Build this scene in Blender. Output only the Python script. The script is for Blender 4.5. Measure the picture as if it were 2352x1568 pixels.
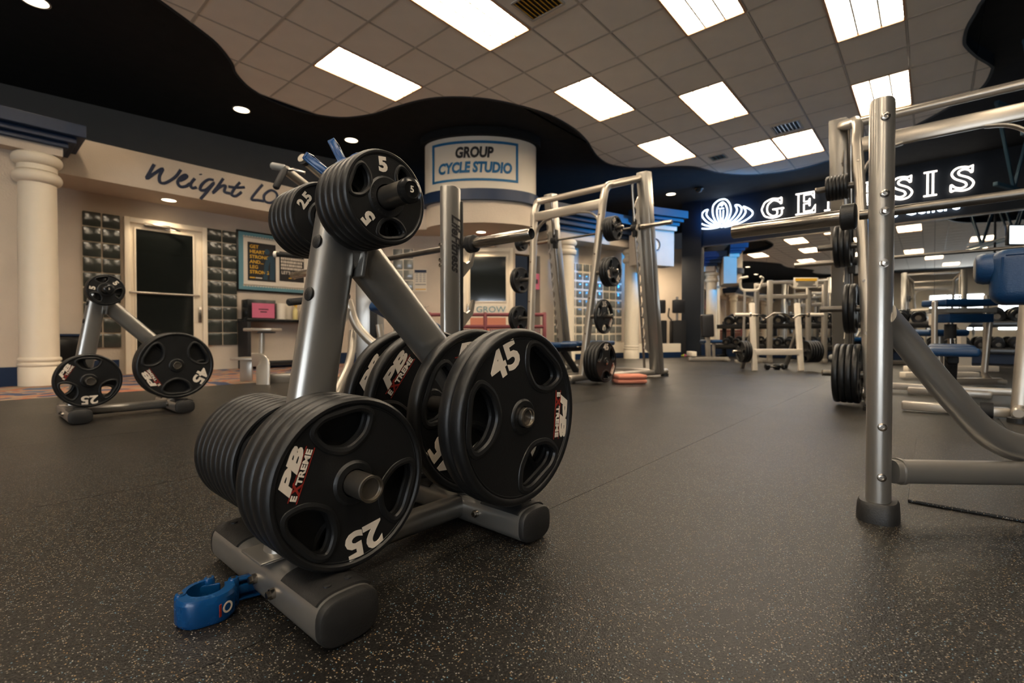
import bpy, bmesh, math, random
from mathutils import Vector, Matrix
random.seed(7)
for o in list(bpy.data.objects): bpy.data.objects.remove(o)
S = bpy.context.scene
COL = S.collection
PI = math.pi
# ------------------------------------------------------------------ camera, world, exposure
CS, SN = .6562, .7546            # the camera looks along (SN, CS); room axes are x and y
PITCH = .0143
cam_d = bpy.data.cameras.new('camera'); cam = bpy.data.objects.new('camera', cam_d); COL.objects.link(cam)
cam.location = (0, 0, .54)
cam.rotation_euler = (PI/2 - PITCH, 0, -math.atan2(SN, CS))
cam_d.sensor_width = 36; cam_d.lens = 36*1105/2352
cam_d.clip_start = .02; cam_d.clip_end = 80
cam_d.dof.use_dof = True; cam_d.dof.focus_distance = 1.15; cam_d.dof.aperture_fstop = 4.0
S.camera = cam
S.view_settings.view_transform = 'Standard'; S.view_settings.look = 'None'
S.view_settings.exposure = 0.38; S.view_settings.gamma = 1.0
S.view_settings.use_curve_mapping = False
w = bpy.data.worlds.new('world'); S.world = w; w.use_nodes = True
w.node_tree.nodes['Background'].inputs[0].default_value = (.55, .62, .75, 1)
w.node_tree.nodes['Background'].inputs[1].default_value = .03

def add_light(name, kind, loc, energy, color, rot=(0,0,0), size=.3, size_y=None, spot=1.6, blend=.6):
    d = bpy.data.lights.new(name, kind); d.energy = energy; d.color = color
    if kind == 'AREA':
        d.shape = 'RECTANGLE'; d.size = size; d.size_y = size_y or size
    elif kind == 'SPOT':
        d.spot_size = spot; d.spot_blend = blend; d.shadow_soft_size = size
    else: d.shadow_soft_size = size
    o = bpy.data.objects.new(name, d); o.location = loc; o.rotation_euler = rot; COL.objects.link(o); return o
WARM = (1, .78, .54)
# glow of the neon sign on the wall and on the cornice beside it
add_light('neon_glow', 'AREA', (12.38, 2.4, 3.05), 9, (.01, .38, 1), (0, PI/2, 0), .25, 1.6)
add_light('neon_glow', 'AREA', (12.25, 3.95, 3.45), 5, (.01, .26, 1), (0, -PI/2, 0), .5, 1.2)

sl = add_light('added_blue_spot', 'SPOT', (12.3, -.3, 2.95), 1900, (.0, .36, 1), size=.15, spot=.62, blend=.9)  # added blue spot without a fixture, tints the clock header cornice
sl.rotation_euler = (Vector((10.35, 4.45, 2.95))-Vector(sl.location)).to_track_quat('-Z', 'Y').to_euler()

# ------------------------------------------------------------------ pixel + depth -> room point
def at(px, py, Y):
    tx = (px-1176)/1105; ty = (784-py)/1105
    cp, sp = math.cos(PITCH), math.sin(PITCH)
    dy = cp+ty*sp; dz = -sp+ty*cp; k = Y/dy; X = tx*k
    return Vector((CS*X+SN*Y, -SN*X+CS*Y, .54+dz*k))
def on_y(px, py, yv):
    a = at(px, py, 1.0); k = yv/a.y
    return at(px, py, k)
def on_x(px, py, xv):
    a = at(px, py, 1.0); return at(px, py, xv/a.x)
def on_z(px, py, z):
    a = at(px, py, 1.0); return at(px, py, (z-.54)/(a.z-.54))
def cw(X, Y, z=0): return Vector((CS*X+SN*Y, -SN*X+CS*Y, z))   # camera-aligned plan point
CAMROT = -math.atan2(SN, CS)      # rotation of a thing whose local x runs along the picture

# ------------------------------------------------------------------ materials
def mat(name, color, rough=.5, metal=0., emis=None, estr=0., bump=0., bscale=40., trans=0., coat=0., var=0., vscale=6., ior=1.45, spec=.5):
    m = bpy.data.materials.new(name); m.use_nodes = True
    nt = m.node_tree; b = nt.nodes['Principled BSDF']
    b.inputs['Base Color'].default_value = (*color, 1)
    b.inputs['Roughness'].default_value = rough; b.inputs['Metallic'].default_value = metal
    b.inputs['IOR'].default_value = ior; b.inputs['Specular IOR Level'].default_value = spec
    if trans: b.inputs['Transmission Weight'].default_value = trans
    if coat: b.inputs['Coat Weight'].default_value = coat; b.inputs['Coat Roughness'].default_value = .15
    if emis: b.inputs['Emission Color'].default_value = (*emis, 1); b.inputs['Emission Strength'].default_value = estr
    tc = nt.nodes.new('ShaderNodeTexCoord')
    n = nt.nodes.new('ShaderNodeTexNoise'); n.inputs['Scale'].default_value = vscale; n.inputs['Detail'].default_value = 5
    nt.links.new(tc.outputs['Object'], n.inputs['Vector'])
    if var:
        mx = nt.nodes.new('ShaderNodeMix'); mx.data_type = 'RGBA'
        mx.inputs[6].default_value = (*[c*(1-var) for c in color], 1); mx.inputs[7].default_value = (*[min(1, c*(1+var)) for c in color], 1)
        nt.links.new(n.outputs['Fac'], mx.inputs[0]); nt.links.new(mx.outputs[2], b.inputs['Base Color'])
        mr = nt.nodes.new('ShaderNodeMapRange'); dr = min(.08, var*.5); mr.inputs[3].default_value = max(0, rough-dr); mr.inputs[4].default_value = min(1, rough+dr)
        nt.links.new(n.outputs['Fac'], mr.inputs[0]); nt.links.new(mr.outputs[0], b.inputs['Roughness'])
    if bump:
        n2 = nt.nodes.new('ShaderNodeTexNoise'); n2.inputs['Scale'].default_value = bscale; n2.inputs['Detail'].default_value = 3
        nt.links.new(tc.outputs['Object'], n2.inputs['Vector'])
        bp = nt.nodes.new('ShaderNodeBump'); bp.inputs['Strength'].default_value = bump; bp.inputs['Distance'].default_value = .01
        nt.links.new(n2.outputs['Fac'], bp.inputs['Height']); nt.links.new(bp.outputs['Normal'], b.inputs['Normal'])
    return m
def rubber_floor():
    m = bpy.data.materials.new('speckled_rubber'); m.use_nodes = True
    nt = m.node_tree; b = nt.nodes['Principled BSDF']; L = nt.links
    tc = nt.nodes.new('ShaderNodeTexCoord')
    v = nt.nodes.new('ShaderNodeTexVoronoi'); v.inputs['Scale'].default_value = 330; L.new(tc.outputs['Object'], v.inputs['Vector'])
    sep = nt.nodes.new('ShaderNodeSeparateColor'); L.new(v.outputs['Color'], sep.inputs[0])
    # which grains are coloured flecks, and how far from the grain centre
    gt = nt.nodes.new('ShaderNodeMath'); gt.operation = 'GREATER_THAN'; gt.inputs[1].default_value = .82; L.new(sep.outputs[0], gt.inputs[0])
    lt = nt.nodes.new('ShaderNodeMath'); lt.operation = 'LESS_THAN'; lt.inputs[1].default_value = .42; L.new(v.outputs['Distance'], lt.inputs[0])
    mu = nt.nodes.new('ShaderNodeMath'); mu.operation = 'MULTIPLY'; L.new(gt.outputs[0], mu.inputs[0]); L.new(lt.outputs[0], mu.inputs[1])
    cr = nt.nodes.new('ShaderNodeValToRGB'); cr.color_ramp.interpolation = 'CONSTANT'
    e = cr.color_ramp.elements; e[0].color = (.20, .18, .14, 1); e[1].position = .45; e[1].color = (.26, .17, .08, 1)
    x = e.new(.7); x.color = (.24, .23, .21, 1); x = e.new(.9); x.color = (.10, .20, .28, 1)
    L.new(sep.outputs[1], cr.inputs[0])
    n = nt.nodes.new('ShaderNodeTexNoise'); n.inputs['Scale'].default_value = 1.1; n.inputs['Detail'].default_value = 6; L.new(tc.outputs['Object'], n.inputs['Vector'])
    base = nt.nodes.new('ShaderNodeMix'); base.data_type = 'RGBA'
    base.inputs[6].default_value = (.006, .0055, .005, 1); base.inputs[7].default_value = (.014, .0125, .011, 1)
    L.new(n.outputs['Fac'], base.inputs[0])
    mx = nt.nodes.new('ShaderNodeMix'); mx.data_type = 'RGBA'
    L.new(mu.outputs[0], mx.inputs[0]); L.new(base.outputs[2], mx.inputs[6]); L.new(cr.outputs[0], mx.inputs[7]); L.new(mx.outputs[2], b.inputs['Base Color'])
    mr = nt.nodes.new('ShaderNodeMapRange'); mr.inputs[3].default_value = .33; mr.inputs[4].default_value = .46; b.inputs['Specular IOR Level'].default_value = .26
    L.new(n.outputs['Fac'], mr.inputs[0]); L.new(mr.outputs[0], b.inputs['Roughness'])
    bp = nt.nodes.new('ShaderNodeBump'); bp.inputs['Strength'].default_value = .35; bp.inputs['Distance'].default_value = .002
    L.new(v.outputs['Distance'], bp.inputs['Height']); L.new(bp.outputs['Normal'], b.inputs['Normal'])
    return m
def carpet_mat():
    m = bpy.data.materials.new('patterned_carpet'); m.use_nodes = True
    nt = m.node_tree; b = nt.nodes['Principled BSDF']; L = nt.links
    tc = nt.nodes.new('ShaderNodeTexCoord')
    wv = nt.nodes.new('ShaderNodeTexNoise'); wv.inputs['Scale'].default_value = 1.6; wv.inputs['Detail'].default_value = 1; wv.inputs['Distortion'].default_value = 2.5
    L.new(tc.outputs['Object'], wv.inputs['Vector'])
    cr = nt.nodes.new('ShaderNodeValToRGB'); cr.color_ramp.interpolation = 'CONSTANT'
    e = cr.color_ramp.elements; e[0].color = (.035, .05, .11, 1); e[1].position = .42; e[1].color = (.30, .20, .13, 1)
    x = e.new(.5); x.color = (.32, .09, .04, 1); x = e.new(.56); x.color = (.26, .19, .13, 1); x = e.new(.66); x.color = (.05, .09, .17, 1)
    L.new(wv.outputs['Fac'], cr.inputs[0]); L.new(cr.outputs[0], b.inputs['Base Color']); b.inputs['Roughness'].default_value = .95
    return m
M = {}
M['floor'] = rubber_floor(); M['carpet'] = carpet_mat()
M['under'] = mat('dark_adhesive', (.008, .008, .008), .8)
M['wall'] = mat('textured_beige_wall', (.56, .48, .39), .8, bump=.35, bscale=60, var=.12, vscale=3)
M['upper'] = mat('slate_grey', (.11, .105, .10), .8, bump=.2, bscale=60, var=.1)  # even dark grey, darker than the beige wall
M['cream'] = mat('cream_paint', (.82, .73, .58), .42, var=.04)
M['navy'] = mat('navy_paint', (.004, .020, .062), .45, var=.1)
M['black_ceiling'] = mat('black_ceiling_paint', (.005, .0055, .006), .9, var=.2)
M['sign_wall'] = mat('black_wall_paint', (.005, .009, .016), .55, var=.15)
M['tile'] = mat('ceiling_tile', (.86, .80, .72), .9, bump=.25, bscale=260, var=.06, vscale=4)
M['tbar'] = mat('ceiling_grid_metal', (.50, .46, .40), .6)
M['lamp'] = mat('lit_lamp_panel', (1, .95, .85), .5, emis=(1, .84, .64), estr=19)
M['louver'] = mat('lamp_louver', (.9, .88, .82), .35, .6)
M['lampframe'] = mat('lamp_frame', (.55, .32, .18), .6)
M['down'] = mat('lit_downlight', (1, .9, .75), .5, emis=(1, .80, .55), estr=6)
M['steel'] = mat('silver_metallic_paint', (.33, .315, .29), .32, .78, var=.03, vscale=2, coat=.2)
M['beigesteel'] = mat('pale_metallic_paint', (.44, .40, .34), .32, .55, var=.05, coat=.2)
M['white_steel'] = mat('white_powder_coat', (.80, .72, .60), .4, .1, var=.03)
M['chrome'] = mat('polished_steel', (.44, .40, .35), .24, 1., var=.12, vscale=30)
M['worn'] = mat('worn_dark_steel', (.16, .145, .125), .36, .9, var=.4, vscale=18)
M['rubber'] = mat('black_rubber', (.006, .0062, .0065), .42, var=.25, vscale=9, bump=.06, bscale=300)
M['rubbercap'] = mat('charcoal_rubber', (.014, .0135, .013), .5, var=.2, bump=.12, bscale=250)
M['gloss'] = mat('glossy_black_plastic', (.010, .010, .010), .22)
M['white'] = mat('white_print', (.66, .58, .48), .55, var=.08, vscale=60)
M['red'] = mat('red_print', (.24, .018, .010), .55)
M['blueplastic'] = mat('blue_plastic', (.002, .045, .155), .26, var=.15, vscale=40)
M['vinyl'] = mat('blue_vinyl', (.002, .032, .10), .42, bump=.12, bscale=180, var=.12)
M['blackvinyl'] = mat('black_vinyl', (.02, .02, .022), .4)
M['glassblock'] = mat('dark_glass_block', (.040, .046, .040), .15, var=.3, vscale=14, bump=.5, bscale=14, coat=.6)
M['paleglass'] = mat('pale_glass_block', (.20, .205, .185), .12, var=.35, vscale=10, bump=.9, bscale=14, coat=.6)
M['mortar'] = mat('block_mortar', (.60, .52, .40), .8)
M['glass'] = mat('dark_door_glass', (.010, .012, .011), .06, spec=.8)
M['mirror'] = mat('mirror', (.83, .84, .82), .015, 1.)
M['neon'] = mat('lit_neon_tube', (1, 1, 1), .4, emis=(1, .90, .80), estr=2.6)
M['neonblue'] = mat('lit_blue_white_neon_tube', (1, 1, 1), .4, emis=(.72, .85, 1), estr=2.6)
M['dark'] = mat('matte_black', (.012, .012, .013), .7)
M['pink'] = mat('pink_paper', (.55, .13, .22), .8)
M['paper'] = mat('white_paper', (.72, .66, .56), .8)
M['lightblue'] = mat('light_blue_border', (.12, .27, .32), .8)
M['yellow'] = mat('yellow_print', (.75, .42, .03), .6)
M['redpaint'] = mat('dark_red_paint', (.20, .045, .055), .5)
M['mesh'] = mat('pink_perforated_panel', (.34, .22, .21), .5, .2)
M['exting'] = mat('extinguisher_red', (.45, .03, .015), .25)
M['lime'] = mat('lime_label', (.55, .62, .08), .6)
M['navyprint'] = mat('navy_print', (.005, .014, .045), .6)
M['blueprint'] = mat('blue_print', (.01, .13, .30), .6)
M['blackprint'] = mat('black_print', (.015, .013, .013), .6)
M['soap'] = mat('pale_yellow_bottle', (.62, .52, .22), .3)
M['towel'] = mat('salmon_fabric', (.62, .24, .16), .95, bump=.5, bscale=120)
M['screen'] = mat('lit_screen', (.9, .95, 1), .4, emis=(.85, .95, 1), estr=1.6)
M['window'] = mat('bright_window', (.9, .95, 1), .4, emis=(.86, .93, 1), estr=10)
M['exit'] = mat('lit_exit_letters', (.6, .1, .05), .4, emis=(1, .16, .08), estr=1.2)
M['trusspaint'] = mat('dark_teal_paint', (.015, .05, .08), .6)
M['greyfab'] = mat('grey_plastic', (.22, .22, .21), .5)

# ------------------------------------------------------------------ mesh builder
def fillet(pts, rad, n=6):
    pts = [Vector(p) for p in pts]; out = [pts[0]]
    for i in range(1, len(pts)-1):
        a, b, c = pts[i-1], pts[i], pts[i+1]
        r = rad[i] if isinstance(rad, (list, tuple)) else rad
        la, lc = (a-b).length, (c-b).length; d = min(r, la*.49, lc*.49)
        p0 = b+(a-b).normalized()*d; p1 = b+(c-b).normalized()*d
        for k in range(n+1):
            t = k/n; out.append(p0*(1-t)**2+b*2*t*(1-t)+p1*t*t)
    out.append(pts[-1]); return out
def rot_to(axis_z, ref=(0,0,1)):
    z = Vector(axis_z).normalized(); r = Vector(ref)
    if abs(z.dot(r.normalized())) > .98: r = Vector((1,0,0)) if abs(z.x) < .9 else Vector((0,1,0))
    x = r.cross(z).normalized(); y = z.cross(x)
    return Matrix((x, y, z)).transposed().to_4x4()
class MB:
    def __init__(s): s.v = []; s.f = []; s.mi = []; s.cur = 0; s.M = Matrix()
    def add(s, vs, fs):
        o = len(s.v); s.v += [s.M @ Vector(v) for v in vs]; s.f += [tuple(i+o for i in f) for f in fs]; s.mi += [s.cur]*len(fs); return s
    def box(s, c, size, bev=0., rotz=0., R=None, seg=2):
        x, y, z = [d/2 for d in size]; c = Vector(c)
        R = R or Matrix.Rotation(rotz, 4, 'Z')
        bm = bmesh.new(); bmesh.ops.create_cube(bm, size=1)
        for v in bm.verts: v.co = Vector((v.co.x*2*x, v.co.y*2*y, v.co.z*2*z))
        if bev: bmesh.ops.bevel(bm, geom=list(bm.edges), offset=min(bev, x*.98, y*.98, z*.98), segments=seg, profile=.5, affect='EDGES')
        bm.verts.index_update()
        s.add([c + (R @ v.co) for v in bm.verts], [[v.index for v in f.verts] for f in bm.faces]); bm.free(); return s
    def bar(s, a, b, wd, ht, ref=(0,0,1), bev=.004):
        a, b = Vector(a), Vector(b); R = rot_to(b-a, ref)   # local x = ref x axis (width), y ~ ref
        return s.box((a+b)/2, (wd, ht, (b-a).length), bev, R=R)
    def tube(s, pts, r, r2=None, n=14, ref=(0,0,1), p=2., closed=False, caps=True, taper=None, capround=False):
        pts = [Vector(q) for q in pts]; r2 = r2 or r; N = len(pts); rings = []
        ref = Vector(ref)
        for i in range(N):
            if closed: t = (pts[(i+1) % N]-pts[i-1])
            else: t = pts[min(i+1, N-1)]-pts[max(i-1, 0)]
            t = t.normalized()
            rf = ref
            if abs(t.dot(ref.normalized())) > .995: rf = Vector((0, 1, 0)) if abs(t.y) < .9 else Vector((1, 0, 0))
            x = rf.cross(t).normalized(); y = t.cross(x)
            k = taper(i/(N-1)) if taper else 1
            ring = []
            for j in range(n):
                th = 2*PI*j/n; cc, ss = math.cos(th), math.sin(th)
                ring.append(pts[i]+x*(r*k*math.copysign(abs(cc)**(2/p), cc))+y*(r2*k*math.copysign(abs(ss)**(2/p), ss)))
            rings.append(ring)
        if capround and not closed:
            t0 = (pts[1]-pts[0]).normalized(); t1 = (pts[-1]-pts[-2]).normalized(); e = min(r, r2)*.35
            rings = [[pts[0]-t0*e+(v-pts[0])*.7 for v in rings[0]]]+rings+[[pts[-1]+t1*e+(v-pts[-1])*.7 for v in rings[-1]]]
        N = len(rings); vs = [v for g in rings for v in g]; fs = []
        for i in range(N if closed else N-1):
            for j in range(n):
                a = i*n+j; b = i*n+(j+1) % n; c = ((i+1) % N)*n+(j+1) % n; d = ((i+1) % N)*n+j
                fs.append((a, b, c, d))
        if caps and not closed: fs.append(tuple(range(n))[::-1]); fs.append(tuple((N-1)*n+j for j in range(n)))
        return s.add(vs, fs)
    def cyl(s, a, b, r, n=20, r2=None):
        return s.tube([a, b], r, n=n, ref=(0,0,1) if abs((Vector(b)-Vector(a)).normalized().z) < .9 else (1,0,0)) if r2 is None else s.lathe([(r, 0), (r2, (Vector(b)-Vector(a)).length)], n, a, Vector(b)-Vector(a))
    def lathe(s, prof, n=24, c=(0,0,0), axis=(0,0,1), caps=True, close=False):
        R = rot_to(axis, (1,0,0)); c = Vector(c); vs = []; fs = []
        for (r, h) in prof:
            for j in range(n):
                th = 2*PI*j/n; vs.append(c+R @ Vector((r*math.cos(th), r*math.sin(th), h)))
        K = len(prof)
        for i in range(K if close else K-1):
            i2 = (i+1) % K
            for j in range(n): fs.append((i*n+j, i*n+(j+1) % n, i2*n+(j+1) % n, i2*n+j))
        if caps and not close:
            if prof[0][0] > 1e-6: fs.append(tuple(range(n))[::-1])
            if prof[-1][0] > 1e-6: fs.append(tuple((K-1)*n+j for j in range(n)))
        return s.add(vs, fs)
    def prism(s, poly, z0, z1, R=None, c=(0,0,0)):
        c = Vector(c); n = len(poly); R = R or Matrix()
        vs = [c+R @ Vector((p[0], p[1], z0)) for p in poly]+[c+R @ Vector((p[0], p[1], z1)) for p in poly]
        fs = [tuple(range(n))[::-1], tuple(range(n, 2*n))]+[(i, (i+1) % n, n+(i+1) % n, n+i) for i in range(n)]
        return s.add(vs, fs)
    def mesh(s, me, Mx=None):
        Mx = Mx or Matrix()
        return s.add([Mx @ v.co for v in me.vertices], [tuple(p.vertices) for p in me.polygons])
    def text(s, st, size, Mx=None, ext=.0006, bold=0., shear=0., align='CENTER', sx=1., spacing=1.):
        me = text_mesh(st, size, ext, bold, shear, align, spacing)
        return s.mesh(me, (Mx or Matrix()) @ Matrix.Diagonal((sx, 1, 1, 1)))
    def build(s, name, m, parent=None, local=False, smooth=40, recalc=True):
        me = bpy.data.meshes.new(name)
        vs = s.v
        if parent is not None and not local:
            iv = wmat(parent).inverted(); vs = [iv @ v for v in vs]
        me.from_pydata([tuple(v) for v in vs], [], s.f)
        for mm in (m if isinstance(m, (list, tuple)) else [m]): me.materials.append(M[mm])
        me.polygons.foreach_set('material_index', s.mi)
        if recalc:
            bm = bmesh.new(); bm.from_mesh(me); bmesh.ops.recalc_face_normals(bm, faces=bm.faces); bm.to_mesh(me); bm.free()
        if smooth:
            me.polygons.foreach_set('use_smooth', [True]*len(me.polygons)); me.set_sharp_from_angle(angle=math.radians(smooth))
        me.update()
        o = bpy.data.objects.new(name, me); COL.objects.link(o)
        if parent is not None: o.parent = parent
        return o
def wmat(o):
    m = Matrix.Translation(o.location) @ o.rotation_euler.to_matrix().to_4x4()
    return (wmat(o.parent) @ m) if o.parent else m
_tc = {}
def text_mesh(st, size, ext=.0006, bold=0., shear=0., align='CENTER', spacing=1.):
    key = (st, size, ext, bold, shear, align, spacing)
    if key in _tc: return _tc[key]
    c = bpy.data.curves.new('t', 'FONT'); c.body = st; c.size = size; c.extrude = ext; c.offset = bold*size; c.shear = shear
    c.align_x = align; c.align_y = 'CENTER'; c.resolution_u = 3; c.space_character = spacing; c.space_line = .8
    o = bpy.data.objects.new('t', c); COL.objects.link(o)
    dg = bpy.context.evaluated_depsgraph_get(); me = bpy.data.meshes.new_from_object(o.evaluated_get(dg))
    bpy.data.objects.remove(o); _tc[key] = me; return me
def tag(o, label, cat, group=None):
    o['label'] = label; o['category'] = cat
    if group: o['group'] = group
    return o
def thing(name, label, cat, loc=(0,0,0), rotz=0., group=None):
    o = bpy.data.objects.new(name, None); COL.objects.link(o); o.location = loc; o.rotation_euler = (0, 0, rotz)
    o.empty_display_size = .1
    return tag(o, label, cat, group)
def struct(o): o['kind'] = 'structure'; return o
def stuff(o): o['kind'] = 'stuff'; return o
def copy_tree(o, parent=None):
    c = o.copy(); COL.objects.link(c)
    if parent is not None: c.parent = parent
    for ch in list(o.children): copy_tree(ch, c)
    return c
def link_copy(o, parent, loc=None):
    c = o.copy(); COL.objects.link(c); c.parent = parent
    if loc is not None: c.location = loc
    return c
# ================================================================== SETTING
FX0, FX1, FY0, FY1 = -9., 12.6, -8., 10.2
floor = struct(MB().box(((FX0+16)/2, (FY0+FY1)/2, -.06), (16-FX0, FY1-FY0, .1)).build('floor', 'under', smooth=0))
ye = 5.73
y = .885; edges = [y]
while y < ye: y += 1.22; edges.append(min(y, ye))
y = .885
while y > FY0: y -= 1.22; edges.insert(0, max(y, FY0))
for a, b in zip(edges[:-1], edges[1:]):
    xs = [FX0, -2.4, 7.93, 15.8] if 1.5 < a < 3 else [FX0, 3.4 if a < 0 else 1.2, 15.8] if a < -1 else [FX0, 15.8]
    for x0, x1 in zip(xs[:-1], xs[1:]):
        MB().box(((x0+x1)/2, (a+b)/2, -.005), (x1-x0-.002, b-a-.0018, .01)).build('rubber_sheet', 'floor', floor, smooth=0)
MB().box(((FX0+7.1)/2, (ye+FY1)/2, -.0055), (7.1-FX0, FY1-ye-.004, .009)).build('carpet', 'carpet', floor, smooth=0)
MB().box(((7.1+15.8)/2, (ye+FY1)/2, -.0055), (15.8-7.1, FY1-ye-.004, .009)).build('rubber_sheet', 'floor', floor, smooth=0)
tag(MB().box((2.62, -.66, .005), (1.24, 1.42, .010), .003).build('rubber_mat', 'floor', smooth=0),
    'thin black speckled rubber mat lying under the barbell bench at the right', 'mat')

# ---- ceiling: black deck, white tiled cloud hanging from it
ZC, ZB = 3.82, 3.96
ceiling = struct(MB().box(((FX0+16)/2, (FY0+FY1)/2, ZB+.05), (16-FX0, FY1-FY0, .1)).build('ceiling', 'black_ceiling', smooth=0))
CLOUD = [(1.332,5.731),(1.691,5.927),(1.952,6.095),(2.211,6.394),(2.338,6.619),(2.615,6.874),(3.013,7.007),(3.382,6.989),(3.808,6.76),(4.053,6.324),(4.144,5.906),(4.254,5.444),(4.429,5.093),(4.762,4.748),(5.211,4.499),(5.797,4.319),(6.471,4.305),(7.058,4.421),(7.349,4.523),(7.786,4.652),(8.272,4.682),(8.73,4.449),(8.944,4.204),(9.147,3.84),(9.443,3.518),(9.833,3.372),(10.194,3.232),(10.604,2.923),(10.832,2.562),(10.942,2.084),(10.792,1.5),(10.397,.81),(9.874,.222),(9.361,-.204),(9.191,-.364),(8.88,-.492),(8.445,-.532),(8.27,-.502),(7.947,-.374),(7.602,-.27),(7.407,-.239),(7.108,-.251),(6.828,-.306),(6.619,-.348),
 (6.1,-.55),(5.6,-.95),(5.3,-1.5),(5.2,-2.2),(4.8,-2.9),(4.1,-3.3),(3.2,-3.4),(2.3,-3.2),(1.5,-3.3),(.6,-3.8),(-.4,-4.1),(-1.6,-4.0),(-2.6,-3.4),(-3.6,-3.1),(-4.8,-3.2),(-5.9,-2.8),(-6.6,-1.9),(-6.7,-.8),(-6.2,.3),(-6.1,1.4),(-6.5,2.4),(-6.3,3.5),(-5.5,4.4),(-4.4,4.7),(-3.4,4.5),(-2.5,4.7),(-1.6,5.2),(-.7,5.3),(.2,5.25),(.8,5.45)]
def catmull(P, k=4):
    n = len(P); out = []
    for i in range(n):
        p0, p1, p2, p3 = [Vector(P[(i+d) % n]) for d in (-1, 0, 1, 2)]
        for j in range(k):
            t = j/k; out.append(.5*((2*p1)+(p2-p0)*t+(2*p0-5*p1+4*p2-p3)*t*t+(-p0+3*p1-3*p2+p3)*t**3))
    return out
CL = catmull(CLOUD)
if sum(a.x*b.y-b.x*a.y for a, b in zip(CL, CL[1:]+CL[:1])) < 0: CL.reverse()
def clip(poly, x0, x1, y0, y1):
    def cut(P, ax, v, keep):
        out = []
        for i in range(len(P)):
            a, b = P[i-1], P[i]; ia = (a[ax]-v)*keep >= 0; ib = (b[ax]-v)*keep >= 0
            if ia != ib:
                t = (v-a[ax])/(b[ax]-a[ax]); out.append((a[0]+(b[0]-a[0])*t, a[1]+(b[1]-a[1])*t))
            if ib: out.append((b[0], b[1]))
        return out
    P = [(p[0], p[1]) for p in poly]
    for ax, v, k in ((0, x0, 1), (0, x1, -1), (1, y0, 1), (1, y1, -1)):
        P = cut(P, ax, v, k)
        if len(P) < 3: return []
    A = abs(sum(P[i-1][0]*P[i][1]-P[i][0]*P[i-1][1] for i in range(len(P))))/2
    return P if A > .0015 else []
# dark edge band of the cloud
eb = MB(); n = len(CL)
outer = []; 
for i in range(n):
    t = (CL[(i+1) % n]-CL[i-1]).normalized(); outer.append(CL[i]+Vector((t.y, -t.x))*.03)
vs = [(*p, ZC-.006) for p in CL]+[(*p, ZC-.006) for p in outer]+[(*p, ZB) for p in outer]+[(*p, ZB) for p in CL]
fs = []
for i in range(n):
    j = (i+1) % n; fs += [(i, j, n+j, n+i), (n+i, n+j, 2*n+j, 2*n+i), (3*n+i, 3*n+j, j, i)]
eb.add(vs, fs).build('cloud_edge', 'sign_wall', ceiling, smooth=60)
G = .6096; GX = lambda i: 2.247+G*i; GY = lambda j: 6.317-G*j
LIGHTS = [(1,1),(1,4),(5,4),(7,6),(9,4),(3,7),(9,9),(5,9),(11,6),(11,7),   # seen directly
          (-4,3),(-3,6),(-4,9),(-8,5),(-8,10),(-12,7),(-1,12),(-5,12),(-9,14),(-13,11)]
lightcells = {}
for i, j in LIGHTS: lightcells[(i, j)] = 1; lightcells[(i+1, j)] = 1
full = None; rest = MB(); count = 0; part_count = 0
def vis(i, j):      # in front of the camera, wide cone
    x, y = GX(i), GY(j); Y = SN*x+CS*y; X = CS*x-SN*y
    return Y > 2.6 and abs(X) < 1.15*Y+.8
for i in range(-16, 16):
    for j in range(-1, 18):
        if (i, j) in lightcells: continue
        a = .011
        P = clip(CL, GX(i)+a, GX(i+1)-a, GY(j+1)+a, GY(j)-a)
        if not P: continue
        whole = len(P) == 4 and abs(abs(sum(P[q-1][0]*P[q][1]-P[q][0]*P[q-1][1] for q in range(4)))/2-(G-.022)**2) < 1e-4
        if vis(i, j) and part_count < 290:
            part_count += 1
            if whole:
                if full is None:
                    full = MB().box((0, 0, 0), (G-.022, G-.022, .016), .004, seg=1).build('ceiling_tile', 'tile', ceiling, smooth=0)
                    full.location = (GX(i)+G/2, GY(j)-G/2, ZC+.012)
                else: link_copy(full, ceiling, (GX(i)+G/2, GY(j)-G/2, ZC+.012))
            else: MB().prism(P, ZC+.004, ZC+.02).build('ceiling_tile', 'tile', ceiling, smooth=0)
        else: rest.prism(P, ZC+.004, ZC+.02)
stuff(rest.build('ceiling_tile', 'tile', ceiling, smooth=0))
def runs(vals):
    out = []
    for v in vals:
        if out and v == out[-1][1]: out[-1][1] = v+1
        else: out.append([v, v+1])
    return out
for i in range(-16, 17):     # a run stops where a lamp panel crosses it
    for j0, j1 in runs([j for j in range(-1, 18) if not ((i, j) in lightcells and (i-1, j) in lightcells)]):
        P = clip(CL, GX(i)-.012, GX(i)+.012, GY(j1), GY(j0))
        if P: MB().prism(P, ZC, ZC+.03).build('grid_bar', 'tbar', ceiling, smooth=0)
for j in range(-1, 19):
    P = clip(CL, -9, 12, GY(j)-.008, GY(j)+.008)
    if P: MB().prism(P, ZC+.001, ZC+.03).build('grid_bar', 'tbar', ceiling, smooth=0)
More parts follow.
